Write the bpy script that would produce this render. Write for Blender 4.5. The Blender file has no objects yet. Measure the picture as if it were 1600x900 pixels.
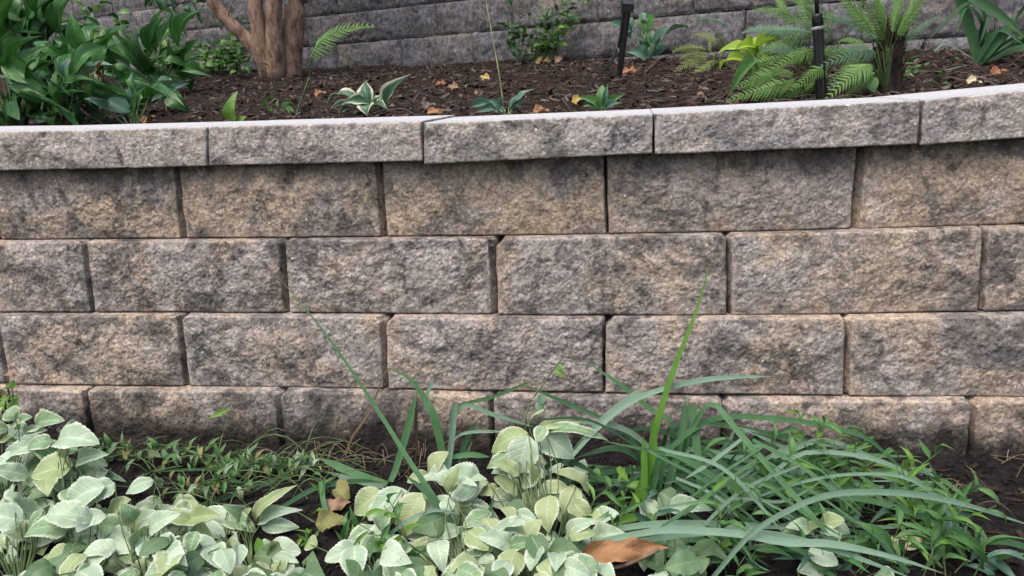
import bpy, math, random
import numpy as np
from mathutils import Vector, Matrix
random.seed(7)
scn = bpy.context.scene
COL = scn.collection

# ------------------------------------------------------------------ camera
CAM = np.array([.9252, -1.4261, .7341])
YAW, PITCH, ROLL, F = -.15683, -.24683, -.041613, 1237.0     # F in pixels of a 1600 px wide frame
_cy, _sy = math.cos(YAW), math.sin(YAW)
FW = np.array([_sy*math.cos(PITCH), _cy*math.cos(PITCH), math.sin(PITCH)])
_r = np.array([_cy, -_sy, 0.]); _u = np.cross(_r, FW)
RT = math.cos(ROLL)*_r + math.sin(ROLL)*_u
UP = -math.sin(ROLL)*_r + math.cos(ROLL)*_u
cd = bpy.data.cameras.new('camera'); cam = bpy.data.objects.new('camera', cd); COL.objects.link(cam)
cam.matrix_world = Matrix(((RT[0], UP[0], -FW[0], CAM[0]), (RT[1], UP[1], -FW[1], CAM[1]),
                           (RT[2], UP[2], -FW[2], CAM[2]), (0, 0, 0, 1)))
cd.sensor_width = 36; cd.lens = F/1600*36; cd.clip_start = .02; cd.clip_end = 500
scn.camera = cam
# ------------------------------------------------------------------ light: open shade, bright sky overhead, soft sun
SUN_EL, SUN_AZ = math.radians(64), math.radians(-150)    # azimuth measured clockwise from +Y (behind-left of the camera)
w = bpy.data.worlds.new('World'); scn.world = w; w.use_nodes = True
nt = w.node_tree; bg = nt.nodes['Background']
sky = nt.nodes.new('ShaderNodeTexSky'); sky.sky_type = 'NISHITA'; sky.sun_disc = False
sky.sun_elevation = SUN_EL; sky.sun_rotation = SUN_AZ; sky.dust_density = 5; sky.air_density = 1.0; sky.ozone_density = 1.0
nt.links.new(sky.outputs[0], bg.inputs[0]); bg.inputs[1].default_value = .135
sl = bpy.data.lights.new('sun', 'SUN'); sl.energy = 1.35; sl.angle = math.radians(48); sl.color = (1, .95, .88)
so = bpy.data.objects.new('sun', sl); COL.objects.link(so)
sd = Vector((math.sin(SUN_AZ)*math.cos(SUN_EL), math.cos(SUN_AZ)*math.cos(SUN_EL), math.sin(SUN_EL)))
so.rotation_euler = sd.to_track_quat('Z', 'Y').to_euler(); so.location = (0, -3, 6)
vs = scn.view_settings; vs.view_transform = 'Standard'; vs.look = 'None'; vs.gamma = 1; vs.exposure = .64
vs.use_curve_mapping = False

# ------------------------------------------------------------------ pixel -> place helpers (1600x900 frame)
def ray(x, y): return FW + (x-800)/F*RT - (y-450)/F*UP
def atY(x, y, Y):
    d = ray(x, y); return CAM + d*((Y-CAM[1])/d[1])
def nrm(v):
    v = np.asarray(v, float); l = np.linalg.norm(v); return v/l if l > 1e-9 else v
def px_size(P): return float((np.asarray(P)-CAM)@FW)/F       # metres per pixel at P
SB, CV = .0232, .0150                                         # setback per course, slight curve of the wall
def wall_y(x, s): return s*SB + CV*(x-.648)**2
def on_wall(px, py, s, off=0.):
    P = atY(px, py, s*SB+off)
    for _ in range(3): P = atY(px, py, wall_y(P[0], s)+off)
    return P
def gz(x, y=0.): 
    t = min(1, max(0, (x-.1)/1.2)); return .026 + .022*t*t*(3-2*t)
def on_ground(px, py):
    d = ray(px, py); P = CAM + d*((.035-CAM[2])/d[2])
    for _ in range(3): P = CAM + d*((gz(P[0])-CAM[2])/d[2])
    return P
# back wall plane: through B0, direction along BD (rises away to the left)
B0 = np.array([-.252, 2.62, 0.]); BA = math.radians(-22); BD = np.array([math.cos(BA), math.sin(BA), 0.]); BN = np.array([math.sin(BA), -math.cos(BA), 0.])
def on_back(px, py):
    d = ray(px, py); return CAM + d*(((B0-CAM)@BN)/(d@BN))
_bp = [on_back(520, 108), on_back(760, 98), on_back(1000, 92), on_back(1420, 76), np.array([-.6, .36, .655]), np.array([.6, .34, .652]), np.array([1.7, .36, .662])]
_A = np.array([[p[0], p[1], 1] for p in _bp]); BEDC = np.linalg.lstsq(_A, np.array([p[2] for p in _bp]), rcond=None)[0]
def bz(x, y): return BEDC[0]*x + BEDC[1]*y + BEDC[2]
def on_bed(px, py):
    d = ray(px, py); n = np.array([BEDC[0], BEDC[1], -1.])
    t = -(n@CAM + BEDC[2])/(n@d); P = CAM + d*t
    return P

# ------------------------------------------------------------------ noise
def _hash(ix, iy, seed):
    h = (ix.astype(np.int64)*374761393 + iy.astype(np.int64)*668265263 + seed*1442695041) & 0xFFFFFFFF
    h = ((h ^ (h >> 13))*1274126177) & 0xFFFFFFFF
    return ((h ^ (h >> 16)) & 0xFFFF)/65535.
def vnoise(x, y, seed=0):
    x = np.asarray(x, float); y = np.asarray(y, float)
    ix, iy = np.floor(x), np.floor(y); fx, fy = x-ix, y-iy
    fx = fx*fx*(3-2*fx); fy = fy*fy*(3-2*fy)
    a, b = _hash(ix, iy, seed), _hash(ix+1, iy, seed); c, d = _hash(ix, iy+1, seed), _hash(ix+1, iy+1, seed)
    return (a+(b-a)*fx)*(1-fy) + (c+(d-c)*fx)*fy
def fbm(x, y, seed=0, octs=4, gain=.5):
    s = 0; a = 1; t = 0
    for o in range(octs):
        s = s + a*(vnoise(x*2**o, y*2**o, seed+17*o)-.5); t += a; a *= gain
    return s/t*2

# ------------------------------------------------------------------ object helpers
def mesh(name, verts, faces, uvs=None, smooth=True):
    me = bpy.data.meshes.new(name)
    me.from_pydata([tuple(map(float, v)) for v in verts], [], [tuple(map(int, f)) for f in faces])
    if uvs is not None:
        ul = me.uv_layers.new(name='UVMap'); li = np.zeros(len(me.loops), np.int32); me.loops.foreach_get('vertex_index', li)
        ul.data.foreach_set('uv', np.asarray(uvs, np.float32)[li].ravel())
    if smooth: me.polygons.foreach_set('use_smooth', np.ones(len(me.polygons), bool))
    me.update(); return me
def tag(o, label=None, cat=None, group=None, kind=None):
    if label: o['label'] = label
    if cat: o['category'] = cat
    if group: o['group'] = group
    if kind: o['kind'] = kind
    return o
def thing(name, label, cat, loc=(0, 0, 0), group=None):
    o = bpy.data.objects.new(name, None); o.empty_display_size = .02; o.location = tuple(map(float, loc)); COL.objects.link(o)
    return tag(o, label, cat, group)
def part(name, me, mat, parent, matrix=None, label=None):
    """matrix is in world space; meshes without one are given in world space too"""
    o = bpy.data.objects.new(name, me); COL.objects.link(o)
    if len(me.materials) == 0: me.materials.append(mat)
    elif me.materials[0] != mat:
        o.material_slots[0].link = 'OBJECT'; o.material_slots[0].material = mat
    if parent is not None:
        o.parent = parent; off = parent.location.copy(); q = parent.parent
        while q is not None: off += q.location; q = q.parent
    else: off = Vector((0, 0, 0))
    o.matrix_local = Matrix.Translation(-off) @ (matrix if matrix is not None else Matrix.Identity(4))
    if label: o['label'] = label
    return o
class MB:
    def __init__(s): s.v = []; s.f = []; s.uv = []
    def add(s, v, f, uv=None):
        n = len(s.v); s.v += [tuple(p) for p in v]; s.f += [tuple(i+n for i in q) for q in f]
        s.uv += [tuple(p) for p in (uv if uv is not None else [(0, 0)]*len(v))]
    def mesh(s, name, smooth=True): return mesh(name, s.v, s.f, s.uv, smooth)
def spline(P, n):
    P = np.asarray(P, float)
    if len(P) == 2: return np.linspace(P[0], P[1], n)
    Q = np.vstack([2*P[0]-P[1], P, 2*P[-1]-P[-2]]); out = []
    L = np.r_[0, np.cumsum(np.linalg.norm(np.diff(P, axis=0), axis=1))]
    for t in np.linspace(0, L[-1], n):
        i = min(len(P)-2, max(0, int(np.searchsorted(L, t, side='right')-1))); u = (t-L[i])/max(1e-9, L[i+1]-L[i])
        a, b, c, d = Q[i:i+4]
        out.append(.5*(2*b+(c-a)*u+(2*a-5*b+4*c-d)*u*u+(3*b-a-3*c+d)*u**3))
    return np.array(out)
def tube(mb, pts, rad, n=6, cap=True, lump=0., seed=0):
    pts = np.asarray(pts, float); m = len(pts); rad = np.broadcast_to(np.asarray(rad, float), (m,))
    T = np.gradient(pts, axis=0); up = np.array([.3, .2, .93]); V = []
    for i in range(m):
        t = nrm(T[i]); a = np.cross(t, up)
        if np.linalg.norm(a) < .1: a = np.cross(t, [1, 0, 0])
        a = nrm(a); b = np.cross(t, a)
        for k in range(n):
            g = 2*math.pi*k/n; rr = rad[i]
            if lump: rr *= 1+lump*float(fbm(np.array([k*1.0/n*5]), np.array([i*.25]), seed, 3)[0])
            V.append(pts[i]+rr*(math.cos(g)*a+math.sin(g)*b))
    Fc = [(i*n+k, i*n+(k+1) % n, (i+1)*n+(k+1) % n, (i+1)*n+k) for i in range(m-1) for k in range(n)]
    if cap: Fc += [tuple(range(n))[::-1], tuple((m-1)*n+k for k in range(n))]
    mb.add(V, Fc, [(k/n, i/m) for i in range(m) for k in range(n)])

# ------------------------------------------------------------------ materials
class NT:
    def __init__(s, name):
        s.m = bpy.data.materials.new(name); s.m.use_nodes = True; s.t = s.m.node_tree; s.b = s.t.nodes['Principled BSDF']
        s.out = s.t.nodes['Material Output']
    def n(s, typ, ins=None, **kw):
        x = s.t.nodes.new('ShaderNode'+typ)
        for k, v in kw.items(): setattr(x, k, v)
        for k, v in (ins or {}).items():
            i = x.inputs[k]
            if isinstance(v, bpy.types.NodeSocket): s.t.links.new(v, i)
            else: i.default_value = v
        return x
    def math(s, op, a, b=0., c=None, clamp=False):
        d = {0: a, 1: b}
        if c is not None: d[2] = c
        return s.n('Math', d, operation=op, use_clamp=clamp).outputs[0]
    def noise(s, vec, sc, det=4, rough=.55, dist=0.):
        return s.n('TexNoise', {'Vector': vec, 'Scale': sc, 'Detail': det, 'Roughness': rough, 'Distortion': dist}).outputs[0]
    def ramp(s, f, a, b):  # smooth 0..1 between a and b
        return s.n('MapRange', {0: f, 1: a, 2: b}, interpolation_type='SMOOTHSTEP').outputs[0]
    def mix(s, f, a, b, mode='MIX'):
        x = s.n('Mix', data_type='RGBA', blend_type=mode)
        for i, v in ((0, f), (6, a), (7, b)):
            if isinstance(v, bpy.types.NodeSocket): s.t.links.new(v, x.inputs[i])
            else: x.inputs[i].default_value = v if i == 0 else (*v, 1)[:4]
        return x.outputs[2]
    def set(s, **kw):
        for k, v in kw.items():
            i = s.b.inputs[k.replace('_', ' ')]
            if isinstance(v, bpy.types.NodeSocket): s.t.links.new(v, i)
            else: i.default_value = (*v, 1) if isinstance(v, tuple) and len(v) == 3 else v
    def bump(s, h, strength=.5, dist=.002, normal=None):
        d = {'Height': h, 'Strength': strength, 'Distance': dist}
        if normal is not None: d['Normal'] = normal
        return s.n('Bump', d).outputs[0]

def stone_mat(name, tan, grey, dark, stain_amt=.0, warm=.5, dirt=False):
    t = NT(name); co = t.n('TexCoord').outputs['Object']; rnd = t.n('ObjectInfo').outputs['Random']
    off = t.n('CombineXYZ', {0: t.math('MULTIPLY', rnd, 37.), 1: t.math('MULTIPLY', rnd, 91.), 2: t.math('MULTIPLY', rnd, 53.)}).outputs[0]
    p = t.n('VectorMath', {0: co, 1: off}, operation='ADD').outputs[0]
    n1 = t.noise(p, 6.5, 6, .58, .6); n2 = t.noise(p, 7., 7, .60, 1.3); n3 = t.noise(p, 60, 5, .7); n4 = t.noise(p, 260, 3, .6)
    wm = t.math('ADD', t.math('MULTIPLY', t.math('SUBTRACT', rnd, .5), .13), n1)
    c = t.mix(t.ramp(wm, .43, .57), grey, tan)
    c = t.mix(t.math('MULTIPLY', t.ramp(t.noise(p, 4.2, 5, .6, .8), .55, .72), .55), c, (.33, .255, .165))        # ochre drifts
    c = t.mix(t.math('MULTIPLY', t.ramp(n2, .52, .605), .76), c, dark)                      # slate-blue blotches
    c = t.mix(t.math('MULTIPLY', t.ramp(t.noise(p, 17, 6, .7, .7), .58, .70), .55), c, tuple(v*.55 for v in dark))
    c = t.mix(t.math('MULTIPLY', t.ramp(t.noise(p, 5.5, 6, .62, 1.0), .58, .68), .5), c, tuple(min(1, v*1.55) for v in grey))     # pale worn patches
    gr = t.math('MULTIPLY', t.ramp(t.noise(p, 5.0, 8, .66, 1.6), .53, .60), t.ramp(t.noise(p, 38, 5, .7), .38, .60))
    c = t.mix(t.math('MULTIPLY', gr, .82), c, (.030, .027, .029))                                                                  # black lichen and grime
    st2 = t.math('MULTIPLY', t.ramp(t.noise(p, 3.4, 7, .62, 2.0), .54, .60), t.ramp(t.noise(p, 70, 4, .7), .30, .55))
    c = t.mix(t.math('MULTIPLY', st2, .62), c, (.075, .062, .055))                                                                 # broad charcoal stains
    cell = t.n('SeparateColor', {0: t.n('TexVoronoi', {'Vector': p, 'Scale': 230.}).outputs['Color']})                            # sand and stone bits
    c = t.mix(1., c, t.n('CombineColor', {0: (q := t.n('MapRange', {0: cell.outputs[1], 1: 0., 2: 1., 3: .62, 4: 1.34}).outputs[0]), 1: q, 2: q}).outputs[0], 'MULTIPLY')
    c = t.mix(t.ramp(n3, .36, .64), t.mix(.30, c, (.03, .027, .026)), t.mix(.12, c, (.80, .74, .68)))
    c = t.mix(t.math('MULTIPLY', t.ramp(n4, .58, .69), .5), c, (.035, .031, .031))
    vo = t.n('TexVoronoi', {'Vector': p, 'Scale': 62.}); pick = t.n('SeparateColor', {0: vo.outputs['Color']}).outputs[0]
    grain = t.math('MULTIPLY', t.ramp(vo.outputs['Distance'], .17, .09), t.math('GREATER_THAN', pick, .93))
    c = t.mix(t.math('MULTIPLY', grain, .85), c, (.78, .75, .72))
    if stain_amt:   # rusty soil stain washed down from the bed, ragged lower edge
        z = t.n('SeparateXYZ', {0: co}).outputs[2]
        e = t.math('ADD', z, t.math('MULTIPLY', t.math('SUBTRACT', t.noise(co, 11, 5, .65), .5), .16))
        c = t.mix(t.math('MULTIPLY', t.ramp(e, .545, .625), stain_amt), c, (.085, .058, .036))
    if dirt:        # soil splashed on the lowest stones
        z = t.n('SeparateXYZ', {0: co}).outputs[2]
        e = t.math('ADD', z, t.math('MULTIPLY', t.math('SUBTRACT', t.noise(co, 13, 5, .65), .5), .13))
        c = t.mix(t.math('MULTIPLY', t.ramp(e, .135, .055), .92), c, (.022, .018, .016))
        c = t.mix(t.math('MULTIPLY', t.ramp(t.noise(co, 24, 5, .7), .60, .72), t.math('MULTIPLY', t.ramp(e, .15, .07), .5)), c, (.55, .52, .47))
    t.set(Base_Color=c, Roughness=.93)
    t.b.inputs['Specular IOR Level'].default_value = .25
    b = t.bump(t.noise(p, 150, 6, .75), .6, .0025); b = t.bump(n4, .6, .0016, b); b = t.bump(cell.outputs[1], .35, .0010, b)
    pit = t.ramp(t.n('TexVoronoi', {'Vector': p, 'Scale': 190.}).outputs['Distance'], .0, .5); b = t.bump(pit, .35, .0012, b)
    t.set(Normal=b); return t.m

def leaf_mat(name, a, b, rib=None, edge=None, edge_at=(.6, .8), nv=9, rough=.42, trans=.25, blotch=None, yellow=None, bumpd=.0012, strap=False, spec=.5):
    t = NT(name); uv = t.n('UVMap', uv_map='UVMap').outputs[0]; s = t.n('SeparateXYZ', {0: uv}); U, V = s.outputs[0], s.outputs[1]
    oi = t.n('ObjectInfo'); rnd = oi.outputs['Random']; co = t.n('TexCoord').outputs['Object']
    geo = t.n('NewGeometry').outputs['Position']
    au = t.math('MULTIPLY', t.math('ABSOLUTE', t.math('SUBTRACT', U, .5)), 2.)
    nz = t.noise(geo, 38, 4, .6)
    c = t.mix(t.math('ADD', t.math('MULTIPLY', rnd, .65), t.math('MULTIPLY', t.math('SUBTRACT', nz, .5), 1.1), clamp=True), a, b)
    if blotch: c = t.mix(t.math('MULTIPLY', t.ramp(t.noise(geo, 70, 3, .6), .52, .62), .55), c, blotch)
    if strap:
        vein = t.math('SINE', t.math('MULTIPLY', U, 75.)); h = vein
        c = t.mix(t.math('MULTIPLY', t.ramp(vein, .2, 1.), .26), c, tuple(min(1, v*1.7) for v in b))
        c = t.mix(t.math('MULTIPLY', t.ramp(V, .90, 1.0), t.math('MULTIPLY', rnd, .8)), c, (.24, .17, .08))
    else:
        ph = t.math('SUBTRACT', t.math('MULTIPLY', V, float(nv)), t.math('MULTIPLY', au, 1.6))
        vein = t.ramp(t.math('ABSOLUTE', t.math('SUBTRACT', t.math('FRACT', ph), .5)), .13, .0)
        h = t.math('ADD', t.math('MULTIPLY', vein, -.6), t.math('MULTIPLY', nz, .8))
        c = t.mix(t.math('MULTIPLY', vein, .34), c, rib or tuple(min(1, v*1.5) for v in b))
    if edge:
        e = t.ramp(t.math('ADD', au, t.math('MULTIPLY', t.math('SUBTRACT', t.noise(geo, 90, 3), .5), .5)), edge_at[0], edge_at[1])
        c = t.mix(e, c, edge)
    if rib: c = t.mix(t.math('MULTIPLY', t.ramp(au, .10, .03), .6), c, rib)
    if yellow: c = t.mix(t.math('MULTIPLY', t.math('GREATER_THAN', rnd, .86), .75), c, yellow)
    t.set(Base_Color=c, Roughness=rough, Normal=t.bump(h, .5, bumpd)); t.b.inputs['Specular IOR Level'].default_value = spec
    tr = t.n('BsdfTranslucent', {'Color': t.mix(.5, c, (.5, .62, .16), 'MULTIPLY')})
    mx = t.n('MixShader', {0: trans, 1: t.b.outputs[0], 2: tr.outputs[0]})
    t.t.links.new(mx.outputs[0], t.out.inputs[0]); return t.m
def plain(name, a, b, sc=30, rough=.8, bump=.4, bd=.003, stretch=None, spec=.3, lo=.35, hi=.65):
    t = NT(name); co = t.n('NewGeometry').outputs['Position']
    if stretch: co = t.n('VectorMath', {0: co, 1: stretch}, operation='MULTIPLY').outputs[0]
    n = t.noise(co, sc, 6, .65); t.set(Base_Color=t.mix(t.ramp(n, lo, hi), a, b), Roughness=rough, Normal=t.bump(n, bump, bd))
    t.b.inputs['Specular IOR Level'].default_value = spec; return t.m

TAN, GREY, DARK = (.485, .388, .305), (.400, .352, .328), (.100, .090, .090)
M_STONE = stone_mat('split_face_stone', TAN, GREY, DARK)
M_STONE_TOP = stone_mat('stained_split_face_stone', (.470, .365, .270), (.39, .33, .29), DARK, stain_amt=.5)
M_STONE_LOW = stone_mat('soiled_split_face_stone', TAN, GREY, DARK, dirt=True)
M_CAP = stone_mat('cap_stone_concrete', (.480, .420, .370), (.425, .388, .370), (.190, .175, .172))
M_CAPTOP = plain('smooth_concrete_sky_brightened', (.24, .235, .24), (.47, .47, .485), 120, .8, .4, .0015, lo=.30, hi=.50)  # smooth cast top faces; sky brightness painted in as a paler, bluer grey
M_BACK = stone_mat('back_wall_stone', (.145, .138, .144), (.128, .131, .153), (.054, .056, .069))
M_SOIL = plain('dark_soil', (.006, .0055, .006), (.022, .019, .019), 55, .95, .9, .006, spec=.15)
M_BED = plain('mulched_soil', (.008, .006, .0055), (.04, .024, .017), 60, .95, .9, .008, spec=.15)
M_CHIP = [plain('bark_chip_brown', (.032, .018, .013), (.095, .055, .04), 40, .9), plain('bark_chip_dark', (.016, .010, .008), (.045, .028, .02), 40, .9),
          plain('bark_chip_weathered', (.06, .045, .039), (.15, .12, .105), 40, .9)]
M_CRUMB = plain('soil_crumb', (.010, .009, .009), (.032, .026, .023), 80, .95, .6, spec=.15)
M_STRAW = plain('dry_straw', (.12, .085, .055), (.27, .21, .14), 30, .8)
M_BARK = plain('smooth_brown_bark', (.11, .062, .042), (.34, .235, .17), 34, .85, 1., .012, stretch=(1, 1, .42), lo=.3, hi=.62)
M_BLACK = plain('black_plastic', (.006, .006, .007), (.012, .012, .013), 60, .38, .1, .001, spec=.5)
M_LID = plain('grey_plastic', (.22, .22, .24), (.30, .30, .32), 60, .4, .1, .001, spec=.5)
M_STUMP = plain('fibrous_fern_crown', (.008, .006, .005), (.05, .032, .02), 70, .95, .9, .01, stretch=(1, 1, .3))
M_TWIG = plain('grey_twig', (.06, .045, .038), (.16, .125, .105), 50, .9)
M_STEM = plain('green_stem', (.06, .10, .035), (.13, .19, .08), 30, .5)
M_PALESTEM = plain('pale_stem', (.16, .20, .09), (.32, .36, .20), 30, .5)
M_BRONZE = plain('dry_stem', (.10, .06, .035), (.22, .15, .09), 30, .7)
M_ELDER = leaf_mat('ground_elder_leaf', (.33, .47, .31), (.58, .70, .54), rib=(.62, .73, .57), edge=(.74, .80, .67), edge_at=(.70, 1.1), nv=6, rough=.44, trans=.2, bumpd=.0022)
M_ELDERY = leaf_mat('ground_elder_young_leaf', (.34, .45, .20), (.52, .60, .34), rib=(.56, .63, .40), edge=(.66, .70, .50), edge_at=(.75, 1.), nv=7, rough=.5, trans=.28, bumpd=.0016)
M_ELDERG = leaf_mat('ground_elder_green_leaf', (.20, .34, .18), (.33, .47, .27), rib=(.42, .54, .36), edge=(.62, .68, .52), edge_at=(.66, .95), nv=6, rough=.45, trans=.22, bumpd=.0022, blotch=(.14, .26, .11))
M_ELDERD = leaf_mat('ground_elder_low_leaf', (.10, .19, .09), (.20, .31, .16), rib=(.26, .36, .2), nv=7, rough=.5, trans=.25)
M_BLADE = leaf_mat('strap_leaf', (.070, .185, .070), (.15, .30, .145), rough=.36, trans=.22, strap=True)
M_BLADED = leaf_mat('dark_strap_leaf', (.035, .105, .045), (.075, .175, .08), rough=.36, trans=.2, strap=True)
M_BLADEB = leaf_mat('fresh_strap_leaf', (.13, .30, .045), (.17, .35, .06), rough=.38, trans=.32, strap=True)
M_BLADEP = leaf_mat('pale_strap_leaf', (.20, .34, .23), (.30, .45, .33), rough=.40, trans=.22, strap=True)
M_DRYB = leaf_mat('dry_strap_leaf', (.10, .065, .04), (.19, .13, .08), rough=.7, trans=.15, strap=True)
M_WEED = leaf_mat('weed_leaf', (.085, .215, .065), (.17, .33, .115), nv=3, rough=.42, trans=.3)
M_WEEDB = leaf_mat('bright_weed_leaf', (.14, .30, .05), (.22, .40, .08), nv=3, rough=.45, trans=.35)
M_HOSTA = leaf_mat('broad_green_leaf', (.030, .110, .024), (.080, .220, .052), nv=2, rough=.33, trans=.28, bumpd=.002)
M_HOSTAB = leaf_mat('blue_green_leaf', (.065, .15, .10), (.13, .24, .17), nv=2, rough=.34, trans=.2, bumpd=.002)
M_HOSTAD = leaf_mat('dark_green_leaf', (.016, .060, .018), (.04, .12, .033), nv=4, rough=.35, trans=.2)
M_VARI = leaf_mat('white_edged_leaf', (.05, .13, .07), (.09, .19, .10), edge=(.66, .66, .50), edge_at=(.58, .80), nv=2, rough=.38, trans=.2)
M_LIME = leaf_mat('lime_leaf', (.34, .52, .05), (.48, .66, .12), nv=2, rough=.4, trans=.35)
M_FERN = leaf_mat('fern_leaf', (.12, .25, .055), (.21, .37, .10), nv=2, rough=.5, trans=.3)
M_FERNB = leaf_mat('pale_fern_leaf', (.13, .25, .15), (.20, .34, .20), nv=2, rough=.45, trans=.3)
M_FERNY = leaf_mat('yellowing_fern_leaf', (.15, .19, .05), (.22, .27, .08), nv=2, rough=.5, trans=.3)
M_SHRUB = leaf_mat('small_shrub_leaf', (.045, .12, .03), (.10, .21, .055), nv=4, rough=.45, trans=.3)
M_FALL = {k: leaf_mat('fallen_leaf_'+k, a, b, nv=6, rough=.75, trans=.1) for k, a, b in (
    ('yellow', (.42, .29, .08), (.52, .39, .15)), ('orange', (.30, .15, .065), (.38, .21, .10)), ('tan', (.27, .165, .10), (.38, .25, .16)),
    ('rust', (.30, .12, .055), (.40, .19, .09)), ('grey', (.16, .125, .105), (.23, .185, .155)), ('olive', (.20, .20, .07), (.30, .27, .12)), ('cream', (.50, .46, .26), (.60, .56, .36)))}

# ================================================================== SETTING
def grid_mesh(name, xs, ys, zf, keep=None):
    X, Y = np.meshgrid(xs, ys); Z = zf(X, Y); nx, ny = len(xs), len(ys)
    V = np.stack([X.ravel(), Y.ravel(), Z.ravel()], 1)
    Fc = [(j*nx+i, j*nx+i+1, (j+1)*nx+i+1, (j+1)*nx+i) for j in range(ny-1) for i in range(nx-1)]
    return mesh(name, V, Fc)
def gsoil(X, Y):
    t = np.clip((X-.1)/1.2, 0, 1); base = .026+.022*t*t*(3-2*t)
    near = np.exp(-((X-.7)/2.2)**2-((Y+.4)/1.2)**2)
    return base + near*(.012*fbm(X*9, Y*9, 3, 4) + .006*fbm(X*45, Y*45, 5, 3))
xs = np.r_[-60, -30, -15, -8, -5, -3, -2, np.arange(-1.4, 2.9, .014), 3.5, 4.5, 7, 12, 25, 60]
ys = np.r_[-60, -30, -15, -8, -5, -3, -2, np.arange(-1.2, .10, .014), .3, .8, 1.6, 3, 6, 12, 30, 60]
tag(part('ground', grid_mesh('ground', xs, ys, gsoil), M_SOIL, None), kind='structure')
def bsoil(X, Y):
    Z = BEDC[0]*X+BEDC[1]*Y+BEDC[2]
    return Z + .014*fbm(X*6, Y*6, 11, 4) + .008*fbm(X*40, Y*40, 12, 3)
bx = np.arange(-4.2, 4.2, .03); bv = np.linspace(0, 1, 90)
BX, BV = np.meshgrid(bx, bv); yb = B0[1]+(BX-B0[0])*math.tan(BA)+.10; yf = .19+CV*(BX-.648)**2*0
BY = yf+(np.maximum(yb, yf+.12)-yf)*BV; BZ = bsoil(BX, BY); nx, ny = len(bx), len(bv)
tag(part('planting_bed', mesh('planting_bed', np.stack([BX.ravel(), BY.ravel(), BZ.ravel()], 1),
    [(j*nx+i, j*nx+i+1, (j+1)*nx+i+1, (j+1)*nx+i) for j in range(ny-1) for i in range(nx-1)]), M_BED, None), kind='structure')

# ------------------------------------------------------------------ split-face blocks
def block_mesh(c, ynear, ax, ay, seed, nx=120, nz=42, gap=(.004, .004), tb=(.0012, .0012), rnd=.006, amp=1., corner=(0, 0), depth=.2, flare=.019, cap=False):
    """c: four (along, z) corners TL TR BR BL; ynear(along) gives the face plane; ax/ay: world axes along the wall and into it"""
    TL, TR, BR, BL = [np.array(p, float) for p in c]
    s = np.linspace(0, 1, nx+1); t = np.linspace(0, 1, nz+1); S, T = np.meshgrid(s, t)
    P = (1-T)[..., None]*((1-S)[..., None]*BL+S[..., None]*BR) + T[..., None]*((1-S)[..., None]*TL+S[..., None]*TR)
    Lx = np.linalg.norm(TR-TL); Lz = np.linalg.norm(TL-BL)
    wob = .0016*fbm(P[..., 1]*40, P[..., 1]*0+seed, seed, 3)
    X = P[..., 0] + (1-S)*gap[0]*(1-S)**8 - S*gap[1]*S**8 + wob*(np.abs(2*S-1)**12)
    Z = P[..., 1] + (1-T)**8*tb[1] - T**8*tb[0] + .0010*fbm(P[..., 0]*45, P[..., 0]*0+seed+3, seed, 3)*np.abs(2*T-1)**12
    CX = X.copy(); CZ = Z.copy()
    for ci, (sx) in enumerate((0., 1.)):            # chipped top corners
        if corner[ci]:
            d = np.hypot((S-sx)*Lx, (1-T)*Lz); k = np.clip(1-d/corner[ci], 0, 1)
            Z -= k*corner[ci]*.62; X += (1 if sx == 0 else -1)*k*corner[ci]*.55
    P = P + np.stack([X-CX, Z-CZ], -1)
    dx = np.minimum(S, 1-S)*Lx; dz = np.minimum(T, 1-T)*Lz
    def rd(d, r): 
        q = np.clip(1-d/r, 0, 1); return r*(1-np.sqrt(np.maximum(0, 1-q*q)))
    r = rnd*(1+.6*fbm(X*30, Z*30, seed+5, 2))
    edge = np.minimum(1, np.minimum(dx, dz)/.016)
    n1 = fbm(X*13, Z*16, seed, 3); n2 = fbm(X*38, Z*46, seed+1, 3); n3 = fbm(X*110, Z*125, seed+2, 3, .7); n4 = fbm(X*260, Z*280, seed+4, 2, .8)
    ridge = 1-np.abs(fbm((X+.4*Z)*22, (Z-.3*X)*30, seed+9, 3))*2.2
    relief = amp*(.0060*n1 + .0020*n2 + .0019*n3 + .0021*n4 + .0012*ridge)
    D = (relief)*(.25+.75*edge) + amp*.004*np.clip(np.minimum(dx*.7, dz)/.05, 0, 1) - rd(dx, r) - rd(dz, r*(1.0 if not cap else .6))
    Y = ynear(X) - D
    V = X[..., None]*ax + Y[..., None]*ay + Z[..., None]*np.array([0, 0, 1.])
    V = V.reshape(-1, 3); n = nx+1
    Fc = [(j*n+i, j*n+i+1, (j+1)*n+i+1, (j+1)*n+i) for j in range(nz) for i in range(nx)]
    loop = [i for i in range(nx+1)] + [j*n+nx for j in range(1, nz+1)] + [nz*n+i for i in range(nx-1, -1, -1)] + [j*n for j in range(nz-1, 0, -1)]
    X0 = X.ravel()[loop]; Z0 = Z.ravel()[loop]; Pc = P.reshape(-1, 2)[loop]; m = len(loop); L1 = len(V)
    def ring(y, fx):
        xx = X0*(1-fx)+Pc[:, 0]*fx; zz = Z0*(1-fx)+Pc[:, 1]*fx
        if fx > 0:   # keep a hair of air between neighbours
            cx, cz = P[..., 0].mean(), P[..., 1].mean(); xx = xx-np.sign(xx-cx)*.0006; zz = zz-np.sign(zz-cz)*.0006
        return xx[:, None]*ax + (ynear(xx)+y)[:, None]*ay + zz[:, None]*np.array([0, 0, 1.])
    V = np.vstack([V, ring(.006, .04), ring(flare, 1.), ring(depth, 1.)])
    pr = loop
    for q in range(3):
        nw = [L1+q*m+i for i in range(m)]
        Fc += [(pr[(i+1) % m], pr[i], nw[i], nw[(i+1) % m]) for i in range(m)]
        pr = nw
    Fc.append(tuple(pr))
    return V, Fc
AX, AY = np.array([1., 0, 0]), np.array([0, 1., 0])
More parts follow.
